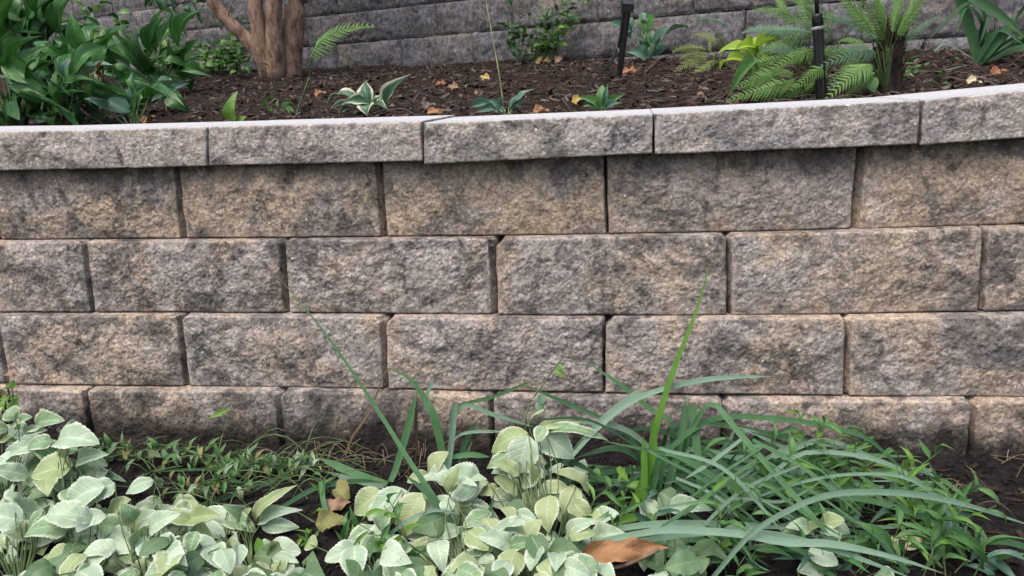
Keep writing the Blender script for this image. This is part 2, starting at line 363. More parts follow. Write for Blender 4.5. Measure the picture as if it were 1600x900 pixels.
wall = thing('retaining_wall', 'low retaining wall of weathered tan and grey split-face blocks with a cap course', 'wall', (.6, 0, .0))
LINES = {3: [(-60, 376.5), (0, 376), (290, 374), (603, 372), (948, 368.5), (1333, 361), (1600, 351), (1660, 348.5)],
         2: [(-60, 491), (0, 491), (146, 490.5), (450, 491.5), (777, 495), (1137, 496), (1530, 489.5), (1600, 488), (1660, 487)],
         1: [(-60, 603), (0, 604), (138, 607), (442, 608), (606, 612), (771, 616), (945, 618), (1130, 623), (1322, 622.5), (1517, 622), (1600, 623), (1660, 624)]}
def zline(k):      # height of bed joint k along the wall
    pts = np.array([on_wall(x, y, k-.5) for x, y in LINES[k]]); 
    return lambda x: np.interp(x, pts[:, 0], pts[:, 2])
Z = {k: zline(k) for k in LINES}; Z[0] = lambda x: -.03+0*np.asarray(x); Z[4] = lambda x: Z[3](x)+.1535
JO = {3: [(282, 300, 290, 373), (598, 300, 603, 371), (947, 300, 949, 367), (1338, 300, 1333, 360)],
      2: [(133, 380, 146, 489), (443, 377, 451, 490), (773, 375, 777, 494), (1137, 372, 1137, 495), (1537, 358, 1530, 489)],
      1: [(283, 494, 291, 605), (601, 497, 606, 611), (945, 501, 945, 616), (1322, 499, 1321, 621)],
      0: [(137, 610, 134, 650), (441, 610, 436, 690), (771, 619, 770, 690), (1130, 626, 1128, 690), (1518, 625, 1518, 690)]}
CORN = {(2, 0): (.006, .008), (2, 1): (.008, .010), (2, 2): (.010, .008), (2, 3): (.026, .012), (2, 4): (.012, .006), (1, 1): (.014, .016), (1, 2): (.022, .006), (1, 3): (.026, .010), (1, 4): (.012, .0),
        (0, 1): (.010, .016), (0, 2): (.022, .012), (0, 3): (.014, .010), (0, 4): (.020, .014), (0, 5): (.018, .01)}
CORN = {k_: (v_[0]*.62, v_[1]*.62) for k_, v_ in CORN.items()}
W0 = .4385; sd_ = 100
for k in (0, 1, 2, 3):
    zt, zb = Z[k+1], Z[k]; js = []
    for (xa, ya, xb, yb_) in JO[k]:
        A, B = on_wall(xa, ya, k), on_wall(xb, yb_, k); sl_ = (A[0]-B[0])/(A[2]-B[2]+1e-9); sl_ = max(-.04, min(.04, sl_)) if k else 0.
        xm = (A[0]+B[0])/2; zm = (A[2]+B[2])/2
        js.append((xm+sl_*(float(zt(xm))-zm), xm-sl_*(zm-float(zb(xm)))))
    js = [(js[0][0]-W0*q, js[0][1]-W0*q) for q in (3, 2, 1)] + js + [(js[-1][0]+W0*q, js[-1][1]+W0*q) for q in (1, 2, 3)]
    for i in range(len(js)-1):
        (x0t, x0b), (x1t, x1b) = js[i], js[i+1]; sd_ += 7; inview = 2 <= i <= len(js)-4
        g = random.uniform(.0015, .003) if x0t < 1.0 else random.uniform(.007, .010); g2 = random.uniform(.008, .0115) if x1t < .7 else random.uniform(.0015, .004)
        dy = random.uniform(-.003, .003)
        V, Fc = block_mesh([(x0t, float(zt(x0t))), (x1t, float(zt(x1t))), (x1b, float(zb(x1b))), (x0b, float(zb(x0b)))],
                           lambda x, k=k, dy=dy: wall_y(x, k)+dy, AX, AY, sd_, 190 if inview else 48, 66 if inview else 18, (g, g2),
                           rnd=random.uniform(.0022, .0042), corner=CORN.get((k, i-2), (.002, .002)), amp=random.uniform(.85, 1.15))
        part('block', mesh('block', V, Fc), {3: M_STONE_TOP, 0: M_STONE_LOW}.get(k, M_STONE), wall)
# cap stones: pixel corners on the overhanging face
CAPS = [((-330, 209, -28, 206.5), (-330, 272, -28, 267.5), -.03), ((-28, 206.5, 323, 198), (-28, 268.5, 324, 260.5), -.033), ((323, 197.5, 659, 188.5), (324.5, 260, 661, 252.5), -.028),
        ((659.5, 192, 1021, 177.5), (662, 257.5, 1021, 240.5), -.036), ((1021, 177, 1441, 156), (1022, 242.5, 1436, 226.5), -.034), ((1442, 155.5, 1850, 118), (1437, 228, 1850, 198), -.032)]
for i, (tp, bt, off) in enumerate(CAPS):
    TL, TR = on_wall(tp[0], tp[1], 3, off), on_wall(tp[2], tp[3], 3, off); BL, BR = on_wall(bt[0], bt[1], 3, off), on_wall(bt[2], bt[3], 3, off)
    # keep every stone about as thick as it looks, seated on the course below
    V, Fc = block_mesh([(TL[0], TL[2]), (TR[0], TR[2]), (BR[0], BR[2]), (BL[0], BL[2])], lambda x, off=off: wall_y(x, 3)+off, AX, AY, 900+i*11, 230, 40,
                       (.0018, .0018), rnd=.003, amp=.62, depth=.29, flare=.02, cap=True)
    me = mesh('cap_stone', V, Fc); me.materials.append(M_CAP); me.materials.append(M_CAPTOP)
    for p in me.polygons:
        if p.index >= 230*40 and p.normal.z > .8: p.material_index = 1
    part('cap_stone', me, M_CAP, wall)
for sgn in (-1, 1):      # stones carrying on beyond the frame
    for q in range(2):
        x0 = (on_wall(-330, 209, 3)[0]-.44*(q+1)) if sgn < 0 else on_wall(1850, 118, 3)[0]+.44*q
        V, Fc = block_mesh([(x0, .688), (x0+.44, .688), (x0+.44, .609), (x0, .609)], lambda x: wall_y(x, 3)-.031, AX, AY, 1200+q*5+sgn, 40, 10, (.0018, .0018), rnd=.0035, amp=.6, depth=.29, flare=.02, cap=True)
        part('cap_stone', mesh('cap_stone', V, Fc), M_CAP, wall)
# back wall
bwall = thing('terrace_wall', 'grey split-face block wall rising behind the planting bed', 'wall', (B0[0], B0[1], .8))
HB, WB = .1525, .43; zb0 = 1.0-HB
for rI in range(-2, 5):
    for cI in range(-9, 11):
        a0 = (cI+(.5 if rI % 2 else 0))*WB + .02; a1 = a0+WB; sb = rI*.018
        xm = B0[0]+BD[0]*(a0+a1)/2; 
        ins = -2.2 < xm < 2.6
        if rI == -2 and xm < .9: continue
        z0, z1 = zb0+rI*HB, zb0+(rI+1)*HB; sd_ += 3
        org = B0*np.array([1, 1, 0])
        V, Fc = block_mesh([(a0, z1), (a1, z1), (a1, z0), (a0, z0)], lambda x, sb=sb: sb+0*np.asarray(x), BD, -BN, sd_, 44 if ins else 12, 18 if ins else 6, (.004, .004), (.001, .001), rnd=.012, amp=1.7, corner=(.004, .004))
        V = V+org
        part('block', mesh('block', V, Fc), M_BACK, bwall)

# ================================================================== LOOSE GROUND COVER (uncountable)
def chips(name, mats, n, place, size, label, cat, flat=.25, seed=1):
    rs = np.random.RandomState(seed); out = []
    for mi, m in enumerate(mats):
        mb = MB()
        for q in range(n//len(mats)):
            P = place(rs); 
            if P is None: continue
            l = size[0]+(size[1]-size[0])*rs.rand()**2.2; wd = l*rs.uniform(.15, .45); th = wd*flat+.0006
            a = rs.uniform(0, 6.28); ti = rs.normal(0, .35); tj = rs.normal(0, .3)
            ux = np.array([math.cos(a)*math.cos(ti), math.sin(a)*math.cos(ti), math.sin(ti)]); uy = nrm(np.cross([0, 0, 1], ux)+np.array([0, 0, tj])); uz = np.cross(ux, uy)
            e = [1, .45+.5*rs.rand()]; b = rs.normal(0, .25)
            V = [P+ux*l*sx*.5+uy*wd*(sy*.5*(e[0] if sx < 0 else e[1])+(b*.4 if sx > 0 else 0))+uz*(sz*th*.5+th*.5) for sz in (-1, 1) for sx, sy in ((-1, -1), (1, -1), (1, 1), (-1, 1))]
            mb.add(V, [(0, 3, 2, 1), (4, 5, 6, 7), (0, 1, 5, 4), (1, 2, 6, 5), (2, 3, 7, 6), (3, 0, 4, 7)])
        o = part(name, mb.mesh(name, False), m, None); tag(o, label[mi], cat, kind='stuff'); out.append(o)
    return out
def bed_pt(rs):
    x = rs.uniform(-1.6, 2.4); t = rs.rand()**1.2; y1 = B0[1]+(x-B0[0])*math.tan(BA); y = .36+(y1-.38)*t
    if y < .3: return None
    return np.array([x, y, float(bsoil(np.array([x]), np.array([y]))[0])])
chips('bark_mulch', M_CHIP, 16000, bed_pt, (.006, .042), ['brown bark mulch covering the raised bed', 'dark damp bark mulch mixed through the raised bed', 'weathered pale bark mulch scattered over the raised bed'], 'mulch', seed=3)
def front_pt(rs):
    x = rs.uniform(-.7, 2.0); y = -.62+.60*rs.rand(); return np.array([x, y, float(gsoil(np.array([x]), np.array([y]))[0])])
chips('soil_crumbs', [M_CRUMB], 9000, front_pt, (.004, .014), ['loose dark soil crumbs at the foot of the wall'], 'soil', flat=.8, seed=5)
def right_pt(rs):
    x = rs.uniform(1.25, 2.0); y = -.03-.45*rs.rand(); return np.array([x, y, float(gsoil(np.array([x]), np.array([y]))[0])+.002])
chips('wood_chips', [M_CHIP[1]], 420, right_pt, (.01, .035), ['dark wood chips on the soil at the right foot of the wall'], 'mulch', seed=6)
def straw(name, n, place, L, rad, mat, label, seed, lift=.012, dirn=None):
    rs = np.random.RandomState(seed); mb = MB()
    for q in range(n):
        P = place(rs); a = rs.uniform(0, 6.28) if dirn is None else dirn+rs.normal(0, .55); l = rs.uniform(*L)
        d = np.array([math.cos(a), math.sin(a), rs.normal(0, .12)]); s = np.array([-math.sin(a), math.cos(a), 0])
        ph, am, li = rs.rand()*6, rs.normal(0, .16), rs.rand()
        pts = [P+d*l*t+s*l*am*math.sin(2.5*t+ph)+np.array([0, 0, .003+lift*math.sin(math.pi*t)*li]) for t in np.linspace(0, 1, 7)]
        tube(mb, pts, rad*rs.uniform(.6, 1.3), 4, False)
    return tag(part(name, mb.mesh(name), mat, None), label, 'straw', kind='stuff')
def px_place(x0, x1, y0, y1, f=on_ground):
    def g(rs):
        P = f(rs.uniform(x0, x1), rs.uniform(y0, y1)); P = P.copy(); P[1] = min(P[1], -.012) if f is on_ground else P[1]; return P
    return g
straw('dry_straw', 60, px_place(430, 690, 703, 728), (.03, .10), .0008, M_STRAW, 'dry straw and dead stalks lying at the foot of the wall', 8, .03)
straw('withered_stalks', 70, px_place(170, 520, 705, 800), (.06, .17), .0010, M_STEM, 'thin green weed stalks matted behind the ground elder', 9, .05, dirn=.1)
straw('rootlets', 16, px_place(1440, 1640, 705, 800), (.03, .09), .0008, M_STRAW, 'thin dry rootlets on the soil at the right', 10, .02)

def bed_px(rs):
    P = on_bed(rs.uniform(250, 1650), rs.uniform(95, 185)); P = P.copy(); P[2] = bz(P[0], P[1])+.004; return P
straw('dry_needles', 330, bed_px, (.02, .09), .0009, M_TWIG, 'thin dry stalks scattered across the bark mulch', 12, .014)

# ================================================================== LEAF SHAPES
def leaf_mesh(name, kind, teeth=0, tooth=.05, fold=.16, arch=.10, wav=.02, nv=12, nu=3, twist=0., seed=0):
    rs = np.random.RandomState(seed); rows = teeth*2 if teeth else nv; V = []; UV = []
    for j in range(rows+1):
        v = j/rows
        if kind == 'ovate': wv = math.sin(math.pi*min(1, v)**.72)**.85
        elif kind == 'round': wv = math.sin(math.pi*v**.80)**.62
        elif kind == 'lance': wv = math.sin(math.pi*v**.62)**1.15
        elif kind == 'heart': wv = max(0, math.sin(math.pi*v**.55))**.8
        else: wv = math.sin(math.pi*v**.85)
        ph = rs.rand()*.0
        for i in range(-nu, nu+1):
            u = i/nu; e = wv
            if teeth and abs(i) == nu: e = wv*(1+(tooth if j % 2 else -tooth*.4))
            off = .0
            if teeth and abs(i) == nu and j % 2: off = .018
            z = arch*4*v*(1-v)*(1-.0*abs(u)) + fold*abs(u)*e*.5 + wav*math.sin(v*9+seed+u*2)*abs(u)*e + wav*.5*math.sin(v*17+seed*2)*u*e - arch*.6*(v**3)
            x = u*e*.5
            z += twist*x*(v-.3)
            V.append((x, v+off*(1-v), z)); UV.append((u*.5+.5, v))
    n = 2*nu+1
    Fc = [(j*n+i, j*n+i+1, (j+1)*n+i+1, (j+1)*n+i) for j in range(rows) for i in range(n-1)]
    return mesh(name, V, Fc, UV)
LEAF = {
 'elder': [leaf_mesh('ground_elder_leaf', k, 12, .05, f, a, .03, seed=s, nu=3) for k, f, a, s in (('ovate', .18, .10, 1), ('ovate', .05, .16, 2), ('round', .12, .07, 3), ('round', .22, .14, 4), ('ovate', .28, .05, 5), ('heart', .10, .18, 6), ('ovate', -.12, .12, 7))],
 'weed': [leaf_mesh('weed_leaf', 'lance', 0, 0, .2, a, .02, 9, 2, seed=s) for a, s in ((.08, 1), (.18, 2), (-.04, 3), (.26, 4))],
 'broad': [leaf_mesh('broad_leaf', k, 0, 0, f, a, .03, 14, 4, seed=s, twist=tw) for k, f, a, s, tw in (('lance', .25, .10, 1, 0), ('ovate', .30, .16, 2, .5), ('lance', .20, .22, 3, -.5), ('ovate', .12, .06, 4, .3), ('lance', .45, .14, 5, .2))],
 'small': [leaf_mesh('small_leaf', k, 0, 0, .15, a, .02, 6, 2, seed=s) for k, a, s in (('ovate', .08, 1), ('lance', .14, 2), ('round', .04, 3))],
 'dead': [leaf_mesh('dead_leaf', k, 7, .08, f, a, .16, seed=s, nu=3, twist=tw) for k, f, a, s, tw in (('ovate', .18, .08, 1, .4), ('lance', .22, .06, 2, -.5), ('ovate', .12, .12, 3, .3))],
}
def leaf_matrix(b, t, width, up=None, roll=0.):
    b = np.asarray(b, float); t = np.asarray(t, float); y = t-b; L = np.linalg.norm(y); y = y/L
    n = np.asarray(up if up is not None else (0, 0, 1.), float); x = np.cross(y, n)
    if np.linalg.norm(x) < .05: x = np.cross(y, [1., .3, .1])
    x = nrm(x); z = np.cross(x, y)
    if roll: x, z = x*math.cos(roll)+z*math.sin(roll), -x*math.sin(roll)+z*math.cos(roll)
    M = Matrix(((x[0]*width, y[0]*L, z[0]*L, b[0]), (x[1]*width, y[1]*L, z[1]*L, b[1]), (x[2]*width, y[2]*L, z[2]*L, b[2]), (0, 0, 0, 1)))
    return M
def put_leaf(parent, kind, b, t, width, mat, up=None, roll=0., name='leaf', v=None, label=None):
    vs_ = LEAF[kind]; me = vs_[v if v is not None else random.randrange(len(vs_))]
    return part(name, me, mat, parent, leaf_matrix(b, t, width, up, roll), label)
TOCAM = -FW
def face(k=.5, j=.35):     # a normal between straight up and towards the viewer's side of the bed
    return nrm(np.array([random.gauss(0, j), -k+random.gauss(0, j), 1.+random.gauss(0, j*.5)]))

# ---- strap blade
def blade_mesh(pts, wpx, fold=.3, nseg=22, tip=.30, nvec=None, w0=.75, cut=False, pw=.75):
    P = spline(pts, nseg); T = np.gradient(P, axis=0); V = []; UV = []
    L = np.r_[0, np.cumsum(np.linalg.norm(np.diff(P, axis=0), axis=1))]; L /= L[-1]
    nv_ = nvec if nvec is not None else nrm(np.array([random.gauss(0, .3), -.8+random.gauss(0, .25), .65+random.gauss(0, .25)]))
    for i in range(nseg):
        v = L[i]; t = nrm(T[i]); x = nrm(np.cross(t, nv_)); z = np.cross(x, t)
        if z@nv_ < 0: z = -z
        wv = w0+(1-w0)*math.sin(min(1, v*2)*math.pi/2)
        if not cut: wv *= min(1, ((1-v)/tip))**pw if v > 1-tip else 1
        wv = max(wv, .02)*wpx*px_size(P[i])
        for u in (-1, -.5, 0, .5, 1): V.append(P[i]+x*u*wv*.5+z*abs(u)*wv*.5*fold); UV.append((u*.5+.5, v))
    Fc = [(j*5+i, j*5+i+1, (j+1)*5+i+1, (j+1)*5+i) for j in range(nseg-1) for i in range(4)]
    return mesh('blade', V, Fc, UV)
def px_blade(parent, pts, w, Y0, Y1, mat, **kw):
    m = len(pts); P = [atY(x, y, Y0+(Y1-Y0)*(i/(m-1))) for i, (x, y) in enumerate(pts)]
    P = [np.array([p[0], p[1], max(p[2], gz(p[0])+.004)]) for p in P]
    return part('leaf', blade_mesh(P, w, **kw), mat, parent)

# ================================================================== BED PLANTS
def bed_base(px, py):
    P = on_bed(px, py); P = P.copy(); P[1] = min(P[1], B0[1]+(P[0]-B0[0])*math.tan(BA)-.15); P[2] = float(bsoil(np.array([P[0]]), np.array([P[1]]))[0])-.002; return P
def px_leaves(th, base, items, kind, mat, dy=.06, stem=None, sr=.0016, k=.5, stems=True):
    k = max(k, 1.5)
    """items: (bx,by,tx,ty,width_px[,material]) in pixels, at the plant's distance with some spread in depth"""
    mb = MB()
    for it in items:
        x0, y0, x1, y1, wd = it[:5]; m = it[5] if len(it) > 5 else mat
        Y = base[1]+random.uniform(-dy, dy)*.5; b = atY(x0, y0, Y); t = atY(x1, y1, Y+random.uniform(-dy, dy))
        b[2] = max(b[2], bz(b[0], b[1])+.004); t[2] = max(t[2], bz(t[0], t[1])+.004)
        put_leaf(th, kind, b, t, wd*1.3*px_size(b), m, face(k, .35))
        if stems: tube(mb, spline([base, (base*.45+b*.55)+np.array([random.gauss(0, .004), 0, -.1*abs(b[2]-base[2])]), b], 6), [sr*1.2]*3+[sr]*3, 5, False)
    if stems and mb.v: part('stem', mb.mesh('stem'), stem or M_STEM, th)
def rand_leaves(cx, cy, rx, ry, n, L, wr, down=.0, out=.8):
    r = []
    for q in range(n):
        a = random.uniform(0, 6.283); d = random.random()**.5; x, y = cx+rx*d*math.cos(a), cy+ry*d*math.sin(a)
        l = random.uniform(*L); g = math.atan2((y-cy)*rx/ry, x-cx)+random.gauss(0, .5)
        if random.random() > out: g = random.uniform(0, 6.283)
        r.append((x, y, x+l*math.cos(g), y+l*math.sin(g)*.75+down*l, l*wr*random.uniform(.8, 1.25)))
    return r
H, HB_, HD = M_HOSTA, M_HOSTAB, M_HOSTAD
def broad(label, px, py, items, group='broad-leaved plants in the left of the bed', mat=H, dy=.10, extra=None, kind='broad', name='broad_leaved_plant', cat='plant', stem=None, k=.5):
    b = bed_base(px, py); th = thing(name, label, cat, b, group); random.seed(int(px*7+py))
    px_leaves(th, b, items+(extra or []), kind, mat, dy, stem or M_PALESTEM, k=k); return th
broad('broad-leaved green plant at the left edge with one long leaf arching over the cap', 22, 205, [(5, 95, 80, 140, 26), (40, 130, 60, 88, 15, HB_), (15, 125, 70, 148, 24, HB_), (40, 150, 92, 160, 17, HB_), (12, 200, -10, 145, 22), (20, 200, 8, 150, 14), (28, 200, 40, 150, 20, HD), (45, 198, 70, 150, 22, HD)],
      extra=rand_leaves(15, 150, 50, 45, 18, (45, 85), .30, -.3))
broad('broad-leaved plant with drooping blue-green leaves just behind the cap near the left edge', 93, 203, [(90, 165, 35, 150, 17, HB_), (92, 165, 120, 112, 14), (100, 120, 115, 88, 13, HB_), (95, 160, 88, 105, 16), (100, 170, 130, 140, 12), (96, 168, 60, 180, 12)], extra=rand_leaves(95, 145, 40, 35, 16, (40, 70), .32, -.2))
broad('large glossy broad-leaved plant low behind the cap with a yellow-edged leaf', 207, 201, [(205, 175, 130, 152, 26, HB_), (207, 178, 152, 168, 15, M_VARI), (205, 175, 272, 145, 15, HB_), (208, 180, 293, 123, 13, HB_), (206, 165, 200, 135, 22, HB_), (210, 170, 238, 160, 18), (200, 165, 165, 140, 24, HB_), (212, 180, 225, 135, 16)], extra=rand_leaves(195, 160, 45, 25, 12, (30, 50), .4, -.1))
broad('broad-leaved plant with grey-green leaf bending to the soil at the right of its patch', 262, 176, [(262, 150, 298, 182, 22), (258, 150, 235, 120, 22, HB_), (262, 148, 250, 118, 26, HB_), (265, 152, 295, 128, 9, HB_), (255, 155, 230, 150, 16)])
broad('upright dark broad-leaved plant with tall folded leaves beside the terrace wall', 240, 150, [(240, 118, 190, 52, 20), (240, 112, 208, 42, 22, HD), (238, 118, 168, 42, 15), (243, 118, 255, 85, 14), (235, 110, 200, 90, 22, HD), (285, 95, 312, 60, 18), (285, 96, 262, 60, 16), (245, 120, 215, 110, 18), (232, 122, 168, 95, 20, HB_), (244, 115, 275, 75, 12)], extra=rand_leaves(240, 100, 55, 38, 24, (42, 72), .30, -.3))
broad('tall broad-leaved plant with a wide upright oval leaf at the far left', 42, 160, [(40, 68, 48, 5, 34), (45, 90, 78, 52, 36), (8, 40, -5, -25, 24), (30, 70, 0, 55, 26), (85, 105, 90, 65, 24, HD), (60, 85, 20, 80, 22), (25, 30, 28, -20, 24), (70, 70, 110, 40, 24, HD), (38, 70, 10, 25, 26)], extra=rand_leaves(50, 75, 65, 55, 36, (46, 85), .36, -.4))
broad('bushy green plant with yellowing stalk in the middle of the left foliage', 158, 190, [(160, 110, 172, 42, 13), (162, 105, 180, 45, 15), (155, 95, 100, 90, 16, HD), (140, 130, 172, 98, 20, HB_), (160, 120, 160, 92, 9, M_FALL['orange']), (165, 135, 168, 118, 8, M_FALL['cream'])], extra=rand_leaves(140, 110, 60, 42, 34, (38, 66), .30, -.25))
broad('dark clump of narrow leaves low between the broad leaves and the cap', 130, 196, [], mat=HD, extra=rand_leaves(125, 178, 60, 18, 16, (22, 40), .3, -.2), dy=.2)
# leafy weeds and creeper near the terrace wall
def weedstem(th, pts3, n, L, wr, mats, kind='weed', rad=.0018, smat=None, start=.25, droop=.25, spread=1.):
    P = spline(pts3, 14); mb = MB(); tube(mb, P, np.linspace(rad, rad*.5, 14), 5, False); part('stem', mb.mesh('stem'), smat or M_STEM, th)
    T = np.gradient(P, axis=0); g = random.uniform(0, 6.28)
    for q in range(n):
        u = start+(1-start)*(q+.5)/n; i = min(13, int(u*13)); b = P[i]; g += 2.4+random.gauss(0, .4); l = random.uniform(*L)*(1-.25*u)
        a = nrm(np.cross(T[i], [0.2, 1, .1])); c = nrm(np.cross(T[i], a))
        d = nrm(nrm(T[i])*.45+(a*math.cos(g)+c*math.sin(g))*spread+np.array([0, 0, -droop*random.random()]))
        put_leaf(th, kind, b, b+d*l, l*wr*random.uniform(.8, 1.2), random.choice(mats), face(.6, .35))
def upright(label, px, py, tops, n, L, wr, mats, group, dy=.05, kind='weed', **kw):
    b = bed_base(px, py); th = thing('leafy_weed', label, 'weed', b, group)
    for (x, y) in tops:
        t = atY(x, y, b[1]+random.uniform(-dy, dy)); mid = b*.45+t*.55+np.array([random.gauss(0, .02), random.gauss(0, .02), .02]); weedstem(th, [b, mid, t], n, L, wr, mats, kind, **kw)
    return th
G2 = 'leafy weeds against the terrace wall'
upright('tall leafy weed with pale lit leaves near the top left corner', 135, 130, [(125, -10), (95, 5), (160, -15)], 10, (.07, .12), .34, [M_WEEDB, M_WEED, H], G2, kind='broad')
upright('leafy weed with dark pointed leaves standing before the pale wall at upper left', 170, 120, [(148, 5), (185, 25)], 8, (.07, .12), .34, [HD, H], G2, kind='broad')
b_ = bed_base(345, 112)
th = thing('creeper', 'low green creeper with small leaves left of the tree trunk', 'plant', b_); mb = MB()
for q in range(210):
    P = bed_base(335+random.gauss(0, 40), 106+random.gauss(0, 9)) + np.array([0, 0, abs(random.gauss(0, .09))]); d = nrm([random.gauss(0, 1), random.gauss(-.3, 1), random.gauss(.1, .5)])
    put_leaf(th, 'small', P, P+d*random.uniform(.035, .07), random.uniform(.026, .042), random.choice([M_SHRUB, M_WEEDB, M_WEED]), face(.5, .5))
    if q % 3 == 0: tube(mb, [np.array([P[0], P[1], bz(P[0], P[1])-.002]), P], .0012, 4, False)
part('stem', mb.mesh('stem'), M_STEM, th)
def airy(label, px, py, cx, cy, rx, ry, n, mats, L, name='shrub', cat='shrub', dy=.12, wr=.5, nst=9):
    b = bed_base(px, py); th = thing(name, label, cat, b); mb = MB(); hubs = []
    for q in range(nst):
        t = atY(cx+random.uniform(-1, 1)*rx, cy+random.uniform(-1, .4)*ry, b[1]+random.uniform(-dy, dy)); m = b*.4+t*.6+np.array([random.gauss(0, .02), 0, .02]); S_ = spline([b, m, t], 9)
        tube(mb, S_, np.linspace(.0022, .0009, 9), 4, False); hubs += list(S_[2:])
    part('stem', mb.mesh('stem'), M_STEM, th)
    for q in range(n):
        h = random.choice(hubs); d = nrm([random.gauss(0, 1), random.gauss(-.2, 1), random.gauss(.1, .6)]); l = random.uniform(*L)
        put_leaf(th, 'small' if wr > .4 else 'weed', h, h+d*l, l*wr*random.uniform(.8, 1.2), random.choice(mats), face(.5, .5))
    return th
airy('airy green shrub growing against the terrace wall at the centre', 845, 92, 850, 50, 48, 45, 120, [M_SHRUB, HD, M_SHRUB], (.03, .06), wr=.45, nst=12)
airy('small bright weed with pale leaves at the top of the shrub by the wall', 885, 80, 905, 20, 25, 18, 18, [M_WEEDB], (.05, .09), name='leafy_weed', cat='weed', nst=4)
airy('loose bright green shrub against the pale wall behind the broad leaves', 215, 128, 205, 55, 90, 50, 110, [M_WEEDB, M_SHRUB, M_WEED], (.04, .08), wr=.5, nst=14)
airy('green leafy shrub hugging the terrace wall just left of the trunk', 330, 118, 325, 88, 45, 28, 100, [M_SHRUB, M_WEED, M_WEEDB], (.03, .06), wr=.6, nst=12)
airy('soft green shrub behind the trunk base on its left', 372, 114, 372, 70, 30, 40, 90, [M_WEED, M_SHRUB, M_WEEDB], (.035, .065), wr=.55, nst=10)
airy('sparse dull shrub on the terrace wall right of the thin dry stalk', 815, 98, 815, 45, 25, 40, 60, [M_SHRUB, HD], (.03, .055), wr=.4, nst=8)
# white-edged hosta and small neighbours
broad('small hosta with white-edged green leaves behind the cap', 580, 178, [(578, 164, 570, 125, 22), (602, 172, 641, 113, 18), (562, 157, 507, 160, 14), (576, 162, 538, 158, 14), (555, 166, 511, 173, 12), (573, 163, 574, 188, 21), (584, 164, 603, 154, 14), (560, 166, 529, 187, 9), (585, 166, 606, 170, 14), (566, 164, 548, 150, 13)],
      mat=M_VARI, group='small plants along the back edge of the cap', dy=.04, name='variegated_hosta', k=.9)
broad('small grey-green hosta seedling with flat leaves beside the thin dry stalk', 788, 178, [(775, 165, 732, 167, 11), (778, 168, 740, 176, 10), (783, 166, 764, 156, 16), (795, 168, 836, 137, 13), (800, 172, 827, 158, 11), (790, 172, 770, 178, 10), (798, 175, 820, 170, 11)],
      mat=HB_, group='small plants along the back edge of the cap', dy=.04, name='hosta_seedling', k=.8)
broad('small green rosette with upright leaf near the foot of the leaning stake', 940, 174, [(938, 172, 902, 150, 13), (940, 172, 941, 132, 17), (945, 172, 977, 146, 12), (948, 170, 971, 160, 12, HB_), (936, 173, 912, 165, 12), (942, 168, 950, 130, 7, HB_)],
      mat=M_WEED, group='small plants along the back edge of the cap', dy=.03, name='hosta_seedling', k=.8)
broad('low dull green tuft left of the fern stalk', 432, 178, rand_leaves(432, 165, 20, 9, 10, (14, 24), .28, -.1), group='small plants along the back edge of the cap', name='leafy_tuft', mat=M_SHRUB, dy=.05)
broad('single light green serrated leaf standing upright behind the cap', 365, 196, [(362, 192, 368, 143, 17), (372, 194, 384, 182, 12)], group='small plants along the back edge of the cap', name='fern_seedling', mat=M_WEEDB, dy=.02, kind='elder', k=1.)
# blue-leaved plant, lime plant
broad('blue-grey leaved plant behind the leaning black stake', 1015, 92, [(985, 60, 950, 32, 16, HB_), (990, 45, 968, 40, 22, HB_), (1000, 30, 1010, 20, 10, HB_), (1010, 55, 1018, 18, 22, H), (1015, 85, 1000, 40, 7, M_FERNB), (1020, 80, 1076, 38, 15, HB_), (1015, 75, 1038, 48, 22, HD), (1018, 88, 1040, 66, 18, HB_), (1010, 90, 980, 80, 20, HB_), (1012, 85, 985, 50, 8, H), (1015, 90, 1010, 60, 16, HD)],
      group='plants around the stakes', name='blue_leaved_hosta')
broad('lime-green hosta with long pointed leaves among the ferns', 1182, 150, [(1178, 92, 1122, 78, 12), (1176, 96, 1120, 106, 12), (1180, 88, 1152, 72, 16), (1185, 82, 1175, 58, 24), (1182, 88, 1228, 56, 18), (1190, 92, 1240, 75, 16), (1180, 95, 1135, 152, 15, M_WEED), (1185, 100, 1200, 130, 16, M_WEEDB), (1175, 105, 1165, 148, 14, M_WEEDB), (1188, 96, 1220, 110, 15)],
      group='plants around the stakes', name='lime_hosta', mat=M_LIME, k=.7)
# ---- ferns
def frond_mesh(name, npin=26, arch=.22, wmax=.17, droop=.25, seed=0, start=.22, tooth=True):
    rs = np.random.RandomState(seed); mb = MB()
    ctr = lambda v: np.array([.03*math.sin(v*3+seed), v, arch*4*v*(1-v)-.10*v**3])
    tube(mb, [ctr(v) for v in np.linspace(0, 1, 12)], np.linspace(.0085, .002, 12), 4, False)
    for q in range(npin):
        v = start+(1-start)*(q+.5)/npin; s = (v-start)/(1-start); l = wmax*(min(1, .35+s*3.2))*(1-s)**.62+.012; wd = (1-start)/npin*.72
        for sg in (-1, 1):
            b = ctr(v); fwd = .28+.5*s+rs.normal(0, .06); d = nrm(np.array([sg, fwd, -droop+rs.normal(0, .09)])); sdv = nrm(np.cross(d, [0, 0, 1.]))
            V = []; n = 5
            for i in range(n):
                u = i/(n-1); ww = wd*(1-u**1.6)*(1.0 if i % 2 == 0 else .82)*.55+.0012; c = b+d*l*u+np.array([0, l*.18*u*u, -l*.22*u*u])
                V += [c-sdv*ww+np.array([0, 0, .003]), c, c+sdv*ww+np.array([0, 0, .003])]
            Fc = [(i*3+k, i*3+k+1, (i+1)*3+k+1, (i+1)*3+k) for i in range(n-1) for k in (0, 1)]
            mb.add(V, Fc, [(.2+.3*k, i/(n-1)) for i in range(n) for k in (0, 1, 2)])
    return mb.mesh(name)
